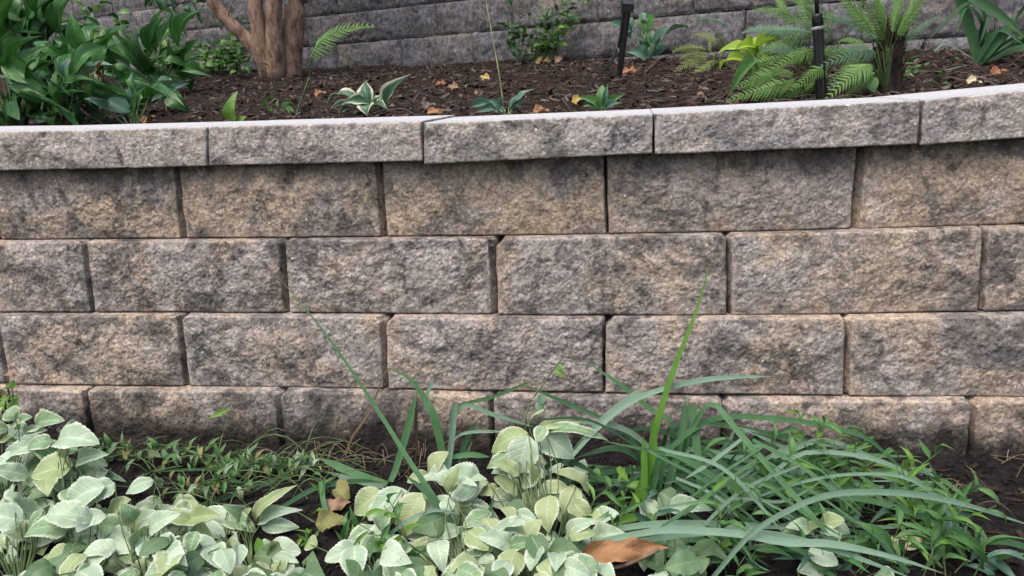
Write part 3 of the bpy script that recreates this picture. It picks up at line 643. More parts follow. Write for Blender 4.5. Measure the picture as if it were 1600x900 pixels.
FROND = [frond_mesh('frond', 17, .20, .22, .25, 1), frond_mesh('frond', 15, .10, .26, .15, 2), frond_mesh('frond', 19, .28, .20, .35, 3)]
def fern(label, px, py, items, mat, group='ferns in the bed', name='fern', dy=.12):
    b = bed_base(px, py); th = thing(name, label, 'fern', b, group); mb = MB()
    for it in items:
        x0, y0, x1, y1, wr = it[:5]; m = it[5] if len(it) > 5 else mat
        Y = b[1]+random.uniform(-.4, .4)*dy; p0 = atY(x0, y0, Y); p1 = atY(x1, y1, Y+random.uniform(-1, .6)*dy); L = np.linalg.norm(p1-p0)
        part('frond', random.choice(FROND), m, th, leaf_matrix(p0, p1, L*wr, face(2.0, .35)))
        tube(mb, spline([b, b*.5+p0*.5, p0], 5), [.0026, .0024, .0022, .002, .0018], 5, False)
    part('stem', mb.mesh('stem'), M_STEM, th); return th
fern('single fern frond on a thin stalk right of the tree trunk', 462, 178, [(484, 118, 578, 36, .95, M_FERN)], M_FERN, dy=.03)
fern('fern with pale arching fronds left of the upright black stake', 1255, 150, [(1290, 60, 1195, 50, .9, M_FERNB), (1285, 75, 1168, 95, .8), (1255, 130, 1140, 150, .8), (1250, 120, 1215, 150, 1.), (1235, 110, 1155, 130, .9), (1290, 110, 1240, 135, 1.), (1330, 40, 1230, 20, .8), (1240, 140, 1190, 155, 1.), (1240, 70, 1215, -5, .9), (1260, 70, 1160, 45, .7, M_FERNB), (1265, 60, 1240, -20, .8), (1275, 90, 1190, 70, .8, M_FERNB), (1265, 100, 1150, 105, .7), (1290, 130, 1215, 158, .9), (1270, 140, 1170, 160, .9), (1290, 90, 1345, 70, .7, M_FERNB), (1300, 120, 1360, 140, .8), (1290, 20, 1210, -20, .8), (1250, 130, 1180, 140, .9), (1245, 125, 1200, 115, .9), (1300, 50, 1185, 75, .8), (1295, 85, 1205, 105, .9), (1310, 60, 1265, 40, .9, M_FERNB), (1300, 100, 1250, 150, .9), (1285, 140, 1225, 160, .8), (1300, 110, 1365, 105, .9), (1305, 125, 1350, 155, .8), (1240, 30, 1180, 10, .8), (1260, 110, 1210, 88, .8), (1290, 60, 1240, 30, .8), (1300, 70, 1255, 5, .8), (1235, 145, 1165, 155, .8)], M_FERN)
fern('small yellow-green fern spreading low left of the lime hosta', 1115, 110, [(1120, 85, 1050, 78, .9), (1115, 90, 1055, 105, .9), (1130, 80, 1085, 50, .9), (1125, 95, 1085, 115, .9), (1110, 95, 1110, 60, .8), (1125, 90, 1150, 120, .8), (1120, 100, 1070, 125, .8), (1120, 90, 1060, 90, .8), (1130, 85, 1120, 45, .8)], M_FERNY)
fern('thin toothed fern frond arching over the blue-grey leaves', 1045, 90, [(1070, 40, 1143, 44, .55, M_FERNB)], M_FERNB, dy=.02)
t_ = fern('large fern rising from a dark fibrous crown right of the upright stake', 1385, 150, [(1370, 75, 1300, -30, .6), (1375, 70, 1345, -40, .6), (1385, 70, 1372, -45, .5), (1395, 70, 1455, -20, .6), (1390, 75, 1420, -40, .5), (1380, 80, 1290, 20, .6, M_FERNB), (1372, 95, 1290, 95, .8, M_FERNB), (1370, 110, 1295, 145, .95), (1375, 110, 1320, 150, .9), (1392, 75, 1440, 12, .6), (1376, 80, 1330, 5, .7), (1380, 80, 1350, -10, .6), (1395, 80, 1430, -5, .6), (1388, 75, 1400, -30, .5), (1365, 100, 1285, 75, .8), (1368, 115, 1300, 130, .95, M_FERNB), (1395, 85, 1465, 25, .5, M_FERNB), (1368, 90, 1310, 60, .8), (1360, 100, 1300, 120, .9)], M_FERN)
b_ = bed_base(1385, 148); mb = MB(); tube(mb, [b_+np.array([0, 0, z]) for z in np.linspace(-.02, .16, 9)], [.036, .033, .030, .028, .028, .027, .028, .026, .018], 18, True, .5, 4)
for q in range(70):
    a = random.uniform(0, 6.28); z = random.uniform(.02, .15); p = b_+np.array([math.cos(a)*.026, math.sin(a)*.026, z]); tube(mb, [p, p+np.array([math.cos(a)*.010, math.sin(a)*.010, random.uniform(.008, .03)])], .0017, 4, False)
part('fern_crown', mb.mesh('fern_crown'), M_STUMP, t_)
part('leaf', LEAF['small'][0], M_WEED, t_, leaf_matrix(atY(1358, 120, b_[1]-.05), atY(1366, 145, b_[1]-.06), .03, face(1., .1)))
# strap plant at the upper right
b_ = bed_base(1530, 100); th = thing('strap_leaved_plant', 'strap-leaved plant with a broad arching leaf in the upper right corner', 'plant', b_)
for pts, wd, m in (([(1545, 95), (1512, 30), (1496, -22), (1528, 0), (1566, 25), (1606, 62)], 17, M_BLADE), ([(1530, 95), (1540, 30), (1515, 5), (1485, 28), (1450, 62)], 6, M_BLADED), ([(1532, 95), (1535, 40), (1510, 12), (1495, 50)], 7, M_BLADED), ([(1535, 95), (1530, 50), (1545, 25), (1530, 70)], 8, M_BLADED),
                   ([(1525, 95), (1560, 80), (1605, 52)], 7, M_BLADEP), ([(1540, 90), (1580, 40), (1620, -10)], 16, M_BLADE), ([(1545, 92), (1590, 60), (1630, 40)], 12, M_BLADED), ([(1525, 95), (1500, 105), (1468, 112)], 5, M_BLADEP), ([(1528, 92), (1560, 50), (1600, 70)], 9, M_BLADED), ([(1522, 90), (1480, 70), (1460, 80)], 5, M_BLADEP), ([(1540, 92), (1600, 75), (1640, 95)], 12, M_BLADE)):
    m_ = len(pts); Pp = [atY(x, y, b_[1]-.10*i/(m_-1)+random.gauss(0, .01)) for i, (x, y) in enumerate(pts)]; Pp[0] = b_+np.array([random.gauss(0, .01), random.gauss(0, .01), 0])
    part('leaf', blade_mesh(Pp, wd), m, th)
for q in range(9): 
    P = bed_base(1540+random.gauss(0, 35), 95+random.gauss(0, 6)); put_leaf(th, 'broad', P+np.array([0, 0, .02]), P+np.array([random.gauss(0, .05), -.03, random.uniform(.03, .10)]), .04, random.choice([HD, HB_]), face(.7, .3))
b_ = bed_base(1415, 140); th = thing('ground_weed', 'patch of tiny green weeds on the soil right of the fern crown', 'weed', b_)
for q in range(46):
    P = bed_base(1425+random.gauss(0, 26), 118+random.gauss(0, 14))+np.array([0, 0, .006+abs(random.gauss(0, .008))]); d = nrm([random.gauss(0, 1), random.gauss(0, 1), .3]); put_leaf(th, 'small', P, P+d*random.uniform(.015, .03), .013, M_SHRUB, face(.3, .4))

# ================================================================== TREE
b_ = bed_base(436, 122); DY = b_[1]
tree = thing('tree', 'smooth brown multi-stemmed tree trunk standing in the raised bed', 'tree', b_)
TP = lambda pts: [atY(x, y, DY+dd) for x, y, dd in pts]
def stem3(pts, r, lump=.22, seed=0, n=20):
    mb = MB(); P = spline(pts, 26); rr = np.interp(np.linspace(0, 1, 26), np.linspace(0, 1, len(r)), r); tube(mb, P, rr, n, True, lump, seed); return mb.mesh('trunk')
k_ = px_size(b_)
for (bx_, by_), pts, top1, top2, r, sd2 in (
        ((.045, .02), [(452, 85, .0), (456, 45, .0), (461, 5, .0), (466, -25, .02)], (.16, .1, 1.0), (.25, .1, 1.7), [21, 16.5, 15, 15, 16, 12, 8], 3),
        ((-.035, .0), [(412, 85, -.03), (405, 45, -.04), (397, 5, -.05), (390, -25, -.04)], (-.35, 0, .9), (-.5, -.1, 1.6), [13, 10.5, 11, 12, 13, 10, 6], 8),
        ((.005, -.03), [(430, 85, -.07), (429, 45, -.08), (427, 5, -.09), (424, -25, -.10)], (-.05, -.2, 1.0), (0, -.35, 1.7), [16, 11, 11, 12, 12.5, 10, 6], 21)):
    part('trunk', stem3([b_+np.array([bx_, by_, -.03]), *TP(pts), b_+np.array(top1), b_+np.array(top2)], [q*k_ for q in r], .22, sd2), M_BARK, tree)
part('branch', stem3([b_+np.array([-.05, -.01, -.02]), *TP([(412, 95, -.04), (388, 64, -.05), (358, 34, -.06), (336, 8, -.07), (322, -20, -.07)]), b_+np.array([-.65, -.1, .8]), b_+np.array([-.8, -.1, 1.3])], [15*k_, 11*k_, 10*k_, 11*k_, 10*k_, 9*k_, 8*k_, 5*k_], .22, 33), M_BARK, tree)
mb = MB(); tw = [TP([(345, 20, -.04), (352, 32, -.08), (362, 5, -.08), (372, -15, -.08)]), TP([(318, -20, -.05), (295, -5, -.12), (270, 15, -.15)]), TP([(318, -20, -.05), (300, 5, -.1), (285, 35, -.12)]), TP([(318, -20, -.05), (265, -12, -.12), (235, 5, -.15)])]
for p in tw: tube(mb, spline(p, 10), np.linspace(.005, .002, 10), 5, False)
TW = part('twig', mb.mesh('twig'), M_BARK, tree)
for (x0, y0, x1, y1, wd) in ((262, -8, 252, 18, 22), (248, -5, 225, 14, 9), (292, 5, 300, 26, 16), (278, -4, 274, 22, 9), (308, -5, 308, 20, 8), (285, 25, 265, 42, 9), (300, 32, 318, 12, 7), (312, 18, 316, 40, 7), (290, 40, 292, 58, 6), (270, -10, 240, -2, 10), (258, 48, 272, 62, 22), (320, 5, 314, -12, 10), (280, 45, 277, 60, 6), (245, 0, 233, 10, 8)):
    b1 = atY(x0, y0, DY-.13); put_leaf(TW, 'broad', b1, atY(x1, y1, DY-.15), wd*px_size(b1), M_HOSTAD, face(1.2, .3))
rs = np.random.RandomState(4); mb = MB()       # crown overhead, out of the picture
for q in range(2600):
    d = nrm(rs.normal(0, 1, 3)); c = b_+np.array([-.1, -.05, 2.35])+d*np.array([1.15, .95, .65])*rs.rand()**.4*(1+.25*math.sin(5*d[0]+4*d[1])); a = nrm(rs.normal(0, 1, 3)); s = nrm(np.cross(a, rs.normal(0, 1, 3))); l = rs.uniform(.05, .085)
    mb.add([c, c+a*l*.5+s*l*.28, c+a*l, c+a*l*.5-s*l*.28], [(0, 1, 2, 3)], [(.5, 0), (1, .5), (.5, 1), (0, .5)])
for q in range(26):
    d = nrm(rs.normal(0, 1, 3)); e = b_+np.array([-.1, -.05, 2.35])+d*np.array([1.0, .8, .55]); st = b_+np.array([[.2, .1, 1.65], [-.5, -.1, 1.55], [0, -.35, 1.65], [-.8, -.1, 1.25]][q % 4]); tube(mb, spline([st, st*.5+e*.5+np.array([0, 0, .1]), e], 8), np.linspace(.016, .004, 8), 5, False)
cr = part('crown', mb.mesh('crown'), M_HOSTAD, tree); cr['kind'] = 'stuff'

# ================================================================== STAKES, CABLE, STALK
b_ = bed_base(967, 122)
lf = thing('light_stake', 'black plastic garden light stake leaning to the right by the terrace wall', 'stake', b_)
t_ = atY(981, 6, b_[1]-.02); ax_ = nrm(t_-b_); side = nrm(np.cross(ax_, [0, 1, 0])); bk = np.cross(side, ax_); Ls = np.linalg.norm(t_-b_); kk = px_size(b_)
def boxy(mb, a, b, wa, wb, ta, tb_):
    d = nrm(b-a); s = nrm(np.cross(d, [0, 1, 0])); q = np.cross(s, d)
    V = [a-s*wa-q*ta, a+s*wa-q*ta, a+s*wa+q*ta, a-s*wa+q*ta, b-s*wb-q*tb_, b+s*wb-q*tb_, b+s*wb+q*tb_, b-s*wb+q*tb_]
    mb.add(V, [(3, 2, 1, 0), (4, 5, 6, 7), (0, 1, 5, 4), (1, 2, 6, 5), (2, 3, 7, 6), (3, 0, 4, 7)])
mb = MB()      # two ribs crossing: a cruciform spike
boxy(mb, b_-ax_*.04, b_+ax_*Ls*.90, 3.2*kk, 6.2*kk, 1.2*kk, 1.6*kk); boxy(mb, b_-ax_*.04-bk*.0005, b_+ax_*Ls*.89, 1.2*kk, 1.6*kk, 3.2*kk, 6.2*kk)
part('spike', mb.mesh('spike', False), M_BLACK, lf)
mb = MB(); boxy(mb, b_+ax_*Ls*.895, b_+ax_*Ls*1.0, 9.5*kk, 10*kk, 6*kk, 6*kk); BK = part('bracket', mb.mesh('bracket', False), M_BLACK, lf)
mb = MB(); boxy(mb, b_+ax_*Ls*1.002, b_+ax_*Ls*1.10, 9*kk, 9*kk, 5.4*kk, 5.4*kk); part('lamp_neck', mb.mesh('lamp_neck', False), M_LID, BK)
mb = MB(); hp = b_+ax_*Ls*1.10; tube(mb, [hp, hp+ax_*.01, hp+ax_*.06, hp+ax_*.075], [.02, .045, .035, .01], 16); part('lamp_head', mb.mesh('lamp_head'), M_BLACK, lf)
mb = MB(); tube(mb, spline(np.array([atY(972, -4, b_[1]-.03), atY(972, 30, b_[1]-.03), atY(966, 75, b_[1]-.02)]), 8), .0035, 6); part('wire', mb.mesh('wire'), M_BLACK, lf)
cb = bed_base(930, 148); cab = thing('cable', 'thin black cable looping out of the mulch to the leaning stake', 'cable', cb)
mb = MB(); tube(mb, spline([cb+np.array([.02, 0, -.01]), atY(922, 137, cb[1]+.02), atY(935, 118, cb[1]+.18), atY(953, 100, b_[1]-.10), atY(963, 78, b_[1]-.035)], 22), .0042, 8); part('cord', mb.mesh('cord'), M_BLACK, cab)
b_ = bed_base(1284, 156); st = thing('light_stake', 'upright black ribbed stake with a grey collar and thin pole, right of the ferns', 'stake', b_); kk = px_size(b_)
t_ = atY(1278, 45, b_[1]); ax_ = nrm(t_-b_); Ls = np.linalg.norm(t_-b_)
mb = MB(); P8 = []
for k in range(24):      # ribbed section
    pass
n = 16
for i, (h_, r_) in enumerate(((-.05, 6.), (0., 8.6), (.5, 8.4), (.96, 8.), (1., 7.6))):
    for k in range(n):
        g = 2*math.pi*k/n; rr = r_*kk*(1. if k % 4 else .80); P8.append(b_+ax_*Ls*h_+np.array([math.cos(g), math.sin(g), 0])*rr)
mb.add(P8, [(i*n+k, i*n+(k+1) % n, (i+1)*n+(k+1) % n, (i+1)*n+k) for i in range(4) for k in range(n)]+[tuple(4*n+k for k in range(n))])
SPK = part('spike', mb.mesh('spike', False), M_BLACK, st)
mb = MB(); tube(mb, [b_+ax_*Ls*q for q in (.985, 1.0, 1.02, 1.03)], [9.2*kk, 9.6*kk, 9.6*kk, 9.*kk], 20); part('collar', mb.mesh('collar'), M_LID, SPK)
mb = MB(); tube(mb, [b_+ax_*Ls*q for q in (1.03, 1.17, 1.20)], [8.6*kk, 8.*kk, 7.2*kk], 20); part('sleeve', mb.mesh('sleeve'), M_BLACK, st)
mb = MB(); tube(mb, [b_+ax_*Ls*q for q in (1.2, 1.6, 2.4)], [3.2*kk]*3, 12); part('pole', mb.mesh('pole'), M_BLACK, st)
mb = MB(); hp = b_+ax_*Ls*2.4; tube(mb, [hp, hp+ax_*.012, hp+ax_*.035, hp+ax_*.05], [.055, .062, .035, .006], 20); part('lamp_head', mb.mesh('lamp_head'), M_BLACK, st)
def single(name, label, cat, base, pts, rad, mat, pname='stem', n=14):
    th = thing(name, label, cat, base); mb = MB(); P = spline([base]+list(pts), n); tube(mb, P, np.linspace(rad, rad*.45, n), 6); part(pname, mb.mesh(pname), mat, th); return th, P
b_ = bed_base(787, 168); single('dry_stalk', 'single thin dry stalk standing tall before the terrace wall', 'stalk', b_, [atY(779, 110, b_[1]+.01), atY(768, 50, b_[1]+.03), atY(755, -25, b_[1]+.05)], .0021, M_PALESTEM)
def twig(label, pts, rad=.003):
    P = [bed_base(x, y)+np.array([0, 0, .006+dz]) for x, y, dz in pts]; th = thing('fallen_twig', label, 'twig', P[0]-np.array([0, 0, .006])); mb = MB(); tube(mb, spline(P, 12), np.linspace(rad, rad*.6, 12), 6); part('branch', mb.mesh('branch'), M_TWIG, th)
twig('curved grey twig lying from the white-edged hosta to the cap', [(603, 174, 0), (630, 173, .004), (655, 183, 0)], .0022)
twig('forked grey twig on the mulch right of the white-edged hosta', [(640, 172, 0), (655, 158, .01), (668, 148, .0)], .0026)
twig('long bare twig lying between the leaning stake and the small fern', [(1008, 113, 0), (1035, 98, .01), (1063, 76, .03)], .004)
twig('short twig beside the orange leaf near the small green rosette', [(878, 158, 0), (882, 168, .01), (892, 174, 0)], .002)
twig('thin twig lying left of the cable in the mulch', [(832, 117, 0), (845, 115, .004), (857, 111, 0)], .0022)

# ================================================================== FALLEN LEAVES ON THE BED
def fallen(label, x, y, s, col, ang, lift=.012, tilt=.5, asp=.55, ground=False):
    b = on_ground(x, y).copy() if ground else bed_base(x, y); k = px_size(b)*s; th = thing('fallen_leaf', label, 'leaf', b, 'fallen leaves')
    d = np.array([math.cos(ang), math.sin(ang)*.8, math.sin(ang)*.45]); c = b+np.array([0, 0, lift]); tilt = max(tilt, .9)
    put_leaf(th, 'dead', c-d*k*.5, c+d*k*.5, k*asp, M_FALL[col], nrm([random.gauss(0, .2), -tilt, 1.]), name='leaf_blade')
for a in (('small yellow leaf lying alone on the mulch at the centre', 757, 124, 20, 'yellow', 2.6), ('yellow leaf at the foot of the shrub by the terrace wall', 850, 100, 26, 'yellow', .3), ('orange-yellow leaf just behind the cap right of the hosta', 680, 180, 26, 'orange', .1),
          ('orange leaf on the mulch left of the white-edged hosta', 501, 152, 20, 'orange', .3), ('curled tan leaf standing against the shrub', 868, 84, 26, 'tan', 1.1), ('curled tan leaf right of the yellow one by the shrub', 879, 95, 22, 'tan', 1.0), ('greyish brown leaf behind the cap below the forked twig', 671, 170, 24, 'grey', .5),
          ('yellow leaf with orange side left of the green rosette', 905, 166, 25, 'yellow', .4), ('orange-brown leaf close behind the cap near the rosette', 846, 176, 27, 'orange', .05), ('rust-coloured crumpled leaf at the far right of the bed', 1562, 113, 34, 'rust', .4), ('small tan leaf left of the dry stalk', 747, 148, 14, 'tan', .8),
          ('dull tan leaf on the mulch between hosta and dry stalk', 708, 146, 20, 'tan', 2.8), ('tiny tan leaf on bare mulch left of the lime hosta', 1095, 153, 12, 'tan', .2), ('pale tan leaf scrap near the right end of the cap', 1522, 134, 24, 'cream', -.4), ('brown leaf on the mulch above the hosta seedling', 690, 134, 18, 'rust', .3),
          ('pale leaf scrap in front of the large fern crown', 1420, 126, 14, 'cream', .5), ('tiny cream petal on the mulch left of the small yellow leaf', 730, 137, 9, 'cream', 1.), ('brown curled leaf at the foot of the leaning stake', 985, 115, 26, 'rust', .2), ('orange withered leaf standing at the edge of the broad leaves', 231, 190, 30, 'orange', 1.0), ('brown withered leaf hanging low at the far left of the bed', 14, 178, 40, 'orange', 1.4)):
    fallen(*a)

# ================================================================== FRONT PLANTS
Yg = lambda px, py: on_ground(px, py)
def elder(label, root, leaves, n, cx, cy, rx, ry, Y=(-.40, -.18), L=(48, 82), mats=None, under=18):
    """root: pixel where the stems leave the soil; leaves: hand-placed (bx,by,tx,ty,w,Y); n more are spread over an ellipse"""
    b = Yg(*root).copy(); b[1] = min(max(b[1], -.62), -.03); b[2] = gz(b[0])-.003
    th = thing('ground_elder', label, 'ground elder', b, 'variegated ground elder in front of the wall'); mats = mats or [M_ELDER, M_ELDER, M_ELDER, M_ELDERY, M_ELDERG]; mb = MB(); al = []
    for l in leaves: al.append(l+((Y[0]+Y[1])/2,) if len(l) == 5 else l)
    for q in range(int(n*1.8)):
        a = random.uniform(0, 6.283); d = random.random()**.5; x, y = cx+rx*d*math.cos(a), cy+ry*d*math.sin(a); l = random.uniform(*L)*random.uniform(.66, .95)
        g = math.atan2((y-cy)/ry+.35, (x-cx)/rx)+random.gauss(0, .6); tilt = random.uniform(.45, .95)
        al.append((x-l*.5*math.cos(g), y-l*.5*math.sin(g)*tilt, x+l*.5*math.cos(g), y+l*.5*math.sin(g)*tilt, l*random.uniform(.46, .74), random.uniform(*Y)))
    hub = b+np.array([0, 0, .05])
    for (x0, y0, x1, y1, wd, yy) in al:
        p0 = atY(x0, y0, yy); p1 = atY(x1, y1, yy-random.uniform(.0, .03))
        for p in (p0, p1): p[2] = max(p[2], gz(p[0])+.012)
        put_leaf(th, 'elder', p0, p1, wd*px_size(p0), random.choice(mats), face(.75, .28))
        mid = hub*.45+p0*.55+np.array([random.gauss(0, .01), random.gauss(0, .01), .3*max(0, p0[2]-hub[2])*.4-.01]); mid[2] = max(mid[2], gz(mid[0])+.006)
        tube(mb, spline([b, mid, p0], 7), np.linspace(.0012, .0007, 7), 5, False)
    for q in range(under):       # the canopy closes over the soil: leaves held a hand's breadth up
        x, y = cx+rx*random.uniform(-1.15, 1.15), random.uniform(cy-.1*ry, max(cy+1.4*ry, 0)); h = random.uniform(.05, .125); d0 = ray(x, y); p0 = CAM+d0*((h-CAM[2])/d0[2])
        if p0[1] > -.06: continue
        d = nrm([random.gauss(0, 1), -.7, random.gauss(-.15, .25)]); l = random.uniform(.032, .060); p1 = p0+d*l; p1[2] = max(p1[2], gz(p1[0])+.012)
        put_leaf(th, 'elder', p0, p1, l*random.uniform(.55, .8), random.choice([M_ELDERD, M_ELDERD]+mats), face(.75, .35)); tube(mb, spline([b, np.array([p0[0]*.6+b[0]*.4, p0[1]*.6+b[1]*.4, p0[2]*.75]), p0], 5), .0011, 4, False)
    part('stem', mb.mesh('stem'), M_STEM, th); return th
elder('pale ground elder at the left edge, highest of its patch against the wall', (15, 800), [(20, 660, 55, 690, 26), (10, 640, 28, 655, 28), (30, 672, -10, 690, 30), (55, 672, 95, 655, 36), (0, 665, -15, 690, 40)], 9, 25, 690, 55, 48, (-.30, -.16), (44, 70))
elder('ground elder with broad pale leaves and one yellowish leaf left of the bare soil', (110, 850), [(125, 725, 75, 745, 30), (105, 725, 45, 790, 34), (80, 770, 190, 745, 30), (85, 690, 0, 722, 30), (125, 670, 100, 668, 26), (110, 730, 100, 700, 50)], 9, 105, 730, 60, 55, (-.34, -.20))
elder('ground elder in the bottom left corner with rounded leaves', (30, 930), [(40, 850, 5, 880, 48), (70, 840, 35, 820, 46), (90, 880, 60, 905, 50), (40, 800, 15, 760, 32), (20, 760, 20, 785, 24)], 14, 40, 850, 75, 65, (-.44, -.30), (58, 90))
elder('ground elder with large pale leaves right of the bottom left corner', (130, 940), [(150, 850, 100, 865, 46), (140, 800, 140, 860, 50), (110, 890, 150, 910, 50), (165, 760, 100, 795, 50), (190, 810, 165, 850, 44)], 14, 135, 850, 70, 60, (-.45, -.30), (58, 90))
elder('ground elder leaning right with overlapping pointed leaves at lower left', (230, 930), [(205, 780, 165, 830, 40), (240, 800, 200, 840, 40), (180, 755, 130, 790, 36), (240, 750, 195, 770, 34), (250, 870, 150, 905, 40), (215, 830, 245, 800, 42)], 13, 220, 850, 70, 55, (-.44, -.28), (54, 84))
elder('ground elder with small leaves rising from the middle of the left patch', (290, 900), [(300, 800, 255, 820, 32), (290, 815, 330, 800, 24), (270, 835, 300, 860, 40), (330, 840, 265, 860, 40)], 9, 285, 830, 60, 45, (-.40, -.24), (44, 72))
elder('ground elder sprig with pale pointed leaflets beside bare black soil', (395, 900), [(398, 815, 456, 758, 22, -.30), (405, 822, 468, 795, 24, -.30), (375, 810, 302, 838, 32, -.30), (380, 805, 350, 790, 26, -.30), (362, 845, 300, 878, 22, -.32), (385, 835, 360, 862, 34, -.32), (410, 845, 468, 836, 26, -.31), (350, 820, 315, 850, 30, -.32), (395, 815, 390, 795, 20, -.30)], 4, 345, 850, 50, 30, (-.38, -.28), (40, 60), under=3)
elder('ground elder at the bottom edge with pale overlapping leaves left of centre', (310, 960), [(270, 880, 210, 900, 40), (290, 870, 330, 895, 44)], 12, 290, 895, 90, 22, (-.46, -.36), (56, 84))
elder('ground elder with blotched green leaves at the bottom edge below bare soil', (440, 960), [(400, 890, 470, 888, 40), (435, 880, 420, 845, 26), (480, 870, 500, 895, 24)], 7, 425, 890, 55, 20, (-.44, -.36), (48, 70), mats=[M_ELDERY, M_ELDER, M_ELDERD])
elder('ground elder tallest at the centre with broad pale leaves crossing the lowest blocks', (850, 880), [(838, 672, 898, 716, 48, -.22), (826, 680, 808, 742, 50, -.24), (825, 676, 765, 706, 36, -.22), (826, 664, 848, 638, 24, -.20), (832, 690, 762, 722, 34, -.22), (840, 668, 908, 660, 16, -.22), (850, 672, 950, 684, 20, -.22), (850, 665, 840, 690, 24, -.24), (820, 700, 780, 735, 30, -.2)], 6, 830, 720, 60, 40, (-.28, -.16), (44, 66))
elder('ground elder with one large round toothed leaf left of the centre', (725, 920), [(748, 762, 694, 742, 60, -.30), (700, 735, 668, 745, 30, -.24), (668, 738, 698, 706, 34, -.22), (672, 745, 636, 752, 22, -.24), (730, 780, 712, 790, 40, -.3), (770, 802, 732, 856, 62, -.33), (690, 800, 650, 860, 52, -.33), (660, 770, 628, 840, 52, -.33)], 8, 700, 790, 55, 50, (-.36, -.24), (50, 76))
elder('ground elder with a pair of pale leaves over the curled brown leaf', (600, 920), [(598, 768, 552, 804, 42, -.31), (628, 764, 574, 812, 36, -.32), (606, 780, 640, 770, 26, -.31), (545, 855, 528, 890, 30, -.38), (482, 870, 500, 896, 26, -.36)], 6, 610, 850, 50, 40, (-.42, -.32), (50, 74))
elder('ground elder with yellowish shaded leaves under the tallest one', (860, 900), [(850, 770, 838, 820, 60, -.26), (900, 760, 880, 806, 36, -.28), (875, 750, 860, 790, 44, -.24), (920, 775, 870, 735, 34, -.26), (815, 750, 850, 740, 40, -.24)], 9, 850, 780, 60, 40, (-.28, -.16), (48, 72), mats=[M_ELDERY, M_ELDERY, M_ELDER])
elder('ground elder at the bottom centre with folded whitish leaves', (820, 960), [(790, 835, 845, 865, 48, -.40), (785, 860, 835, 885, 30, -.41), (860, 845, 880, 895, 36, -.40), (800, 890, 850, 905, 40, -.42), (885, 835, 930, 812, 26, -.39)], 12, 800, 860, 70, 40, (-.44, -.34), (50, 76))
elder('ground elder with white upturned leaf left of the orange dead leaf', (900, 940), [(880, 845, 925, 830, 24, -.38), (885, 850, 930, 862, 22, -.39), (925, 840, 975, 832, 34, -.38), (870, 860, 870, 890, 32, -.4), (930, 815, 965, 802, 30, -.35), (900, 870, 880, 850, 30, -.4)], 5, 890, 850, 40, 30, (-.42, -.34), (40, 60))
elder('ground elder at the bottom edge left of centre', (680, 970), [(650, 860, 700, 880, 40, -.42)], 12, 690, 880, 80, 26, (-.45, -.36), (52, 78))
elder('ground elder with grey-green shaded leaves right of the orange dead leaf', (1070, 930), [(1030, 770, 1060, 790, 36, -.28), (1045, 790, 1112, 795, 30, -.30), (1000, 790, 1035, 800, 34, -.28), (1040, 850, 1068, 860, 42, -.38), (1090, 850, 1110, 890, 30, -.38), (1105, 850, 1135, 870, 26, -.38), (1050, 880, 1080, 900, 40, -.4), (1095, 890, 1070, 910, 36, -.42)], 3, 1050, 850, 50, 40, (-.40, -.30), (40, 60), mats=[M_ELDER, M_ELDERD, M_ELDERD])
elder('small pale ground elder under the long arching blades at right', (1290, 900), [(1270, 830, 1230, 822, 28, -.36), (1285, 822, 1318, 812, 30, -.36), (1290, 830, 1310, 846, 34, -.36), (1300, 815, 1330, 835, 20, -.36)], 2, 1260, 840, 40, 15, (-.38, -.34), (34, 50), under=1)
elder('pale ground elder leaf at the bottom edge right of centre', (1270, 950), [(1245, 890, 1290, 905, 40, -.42), (1370, 895, 1400, 910, 30, -.42)], 1, 1260, 900, 30, 10, (-.42, -.40), (40, 50), under=0)
# yellowish small plant at the left edge against the wall
b_ = Yg(5, 720).copy(); b_[1] = -.04; b_[2] = gz(b_[0]); th = thing('leafy_weed', 'yellow-green small-leaved weed with browned leaves at the left edge of the wall', 'weed', b_, 'weeds in front of the wall'); mb = MB()
for q in range(26):
    p = atY(random.uniform(-30, 26), random.uniform(575, 650), random.uniform(-.12, -.05)); d = nrm([random.gauss(.3, 1), -.5, random.gauss(0, .6)]); l = random.uniform(.022, .04)
    put_leaf(th, 'small', p, p+d*l, l*.6, random.choice([M_WEEDB, M_WEEDB, M_FALL['olive'], M_FALL['tan']]), face(.7, .4)); tube(mb, spline([b_, b_*.5+p*.5, p], 4), .001, 4, False)
part('stem', mb.mesh('stem'), M_STEM, th)

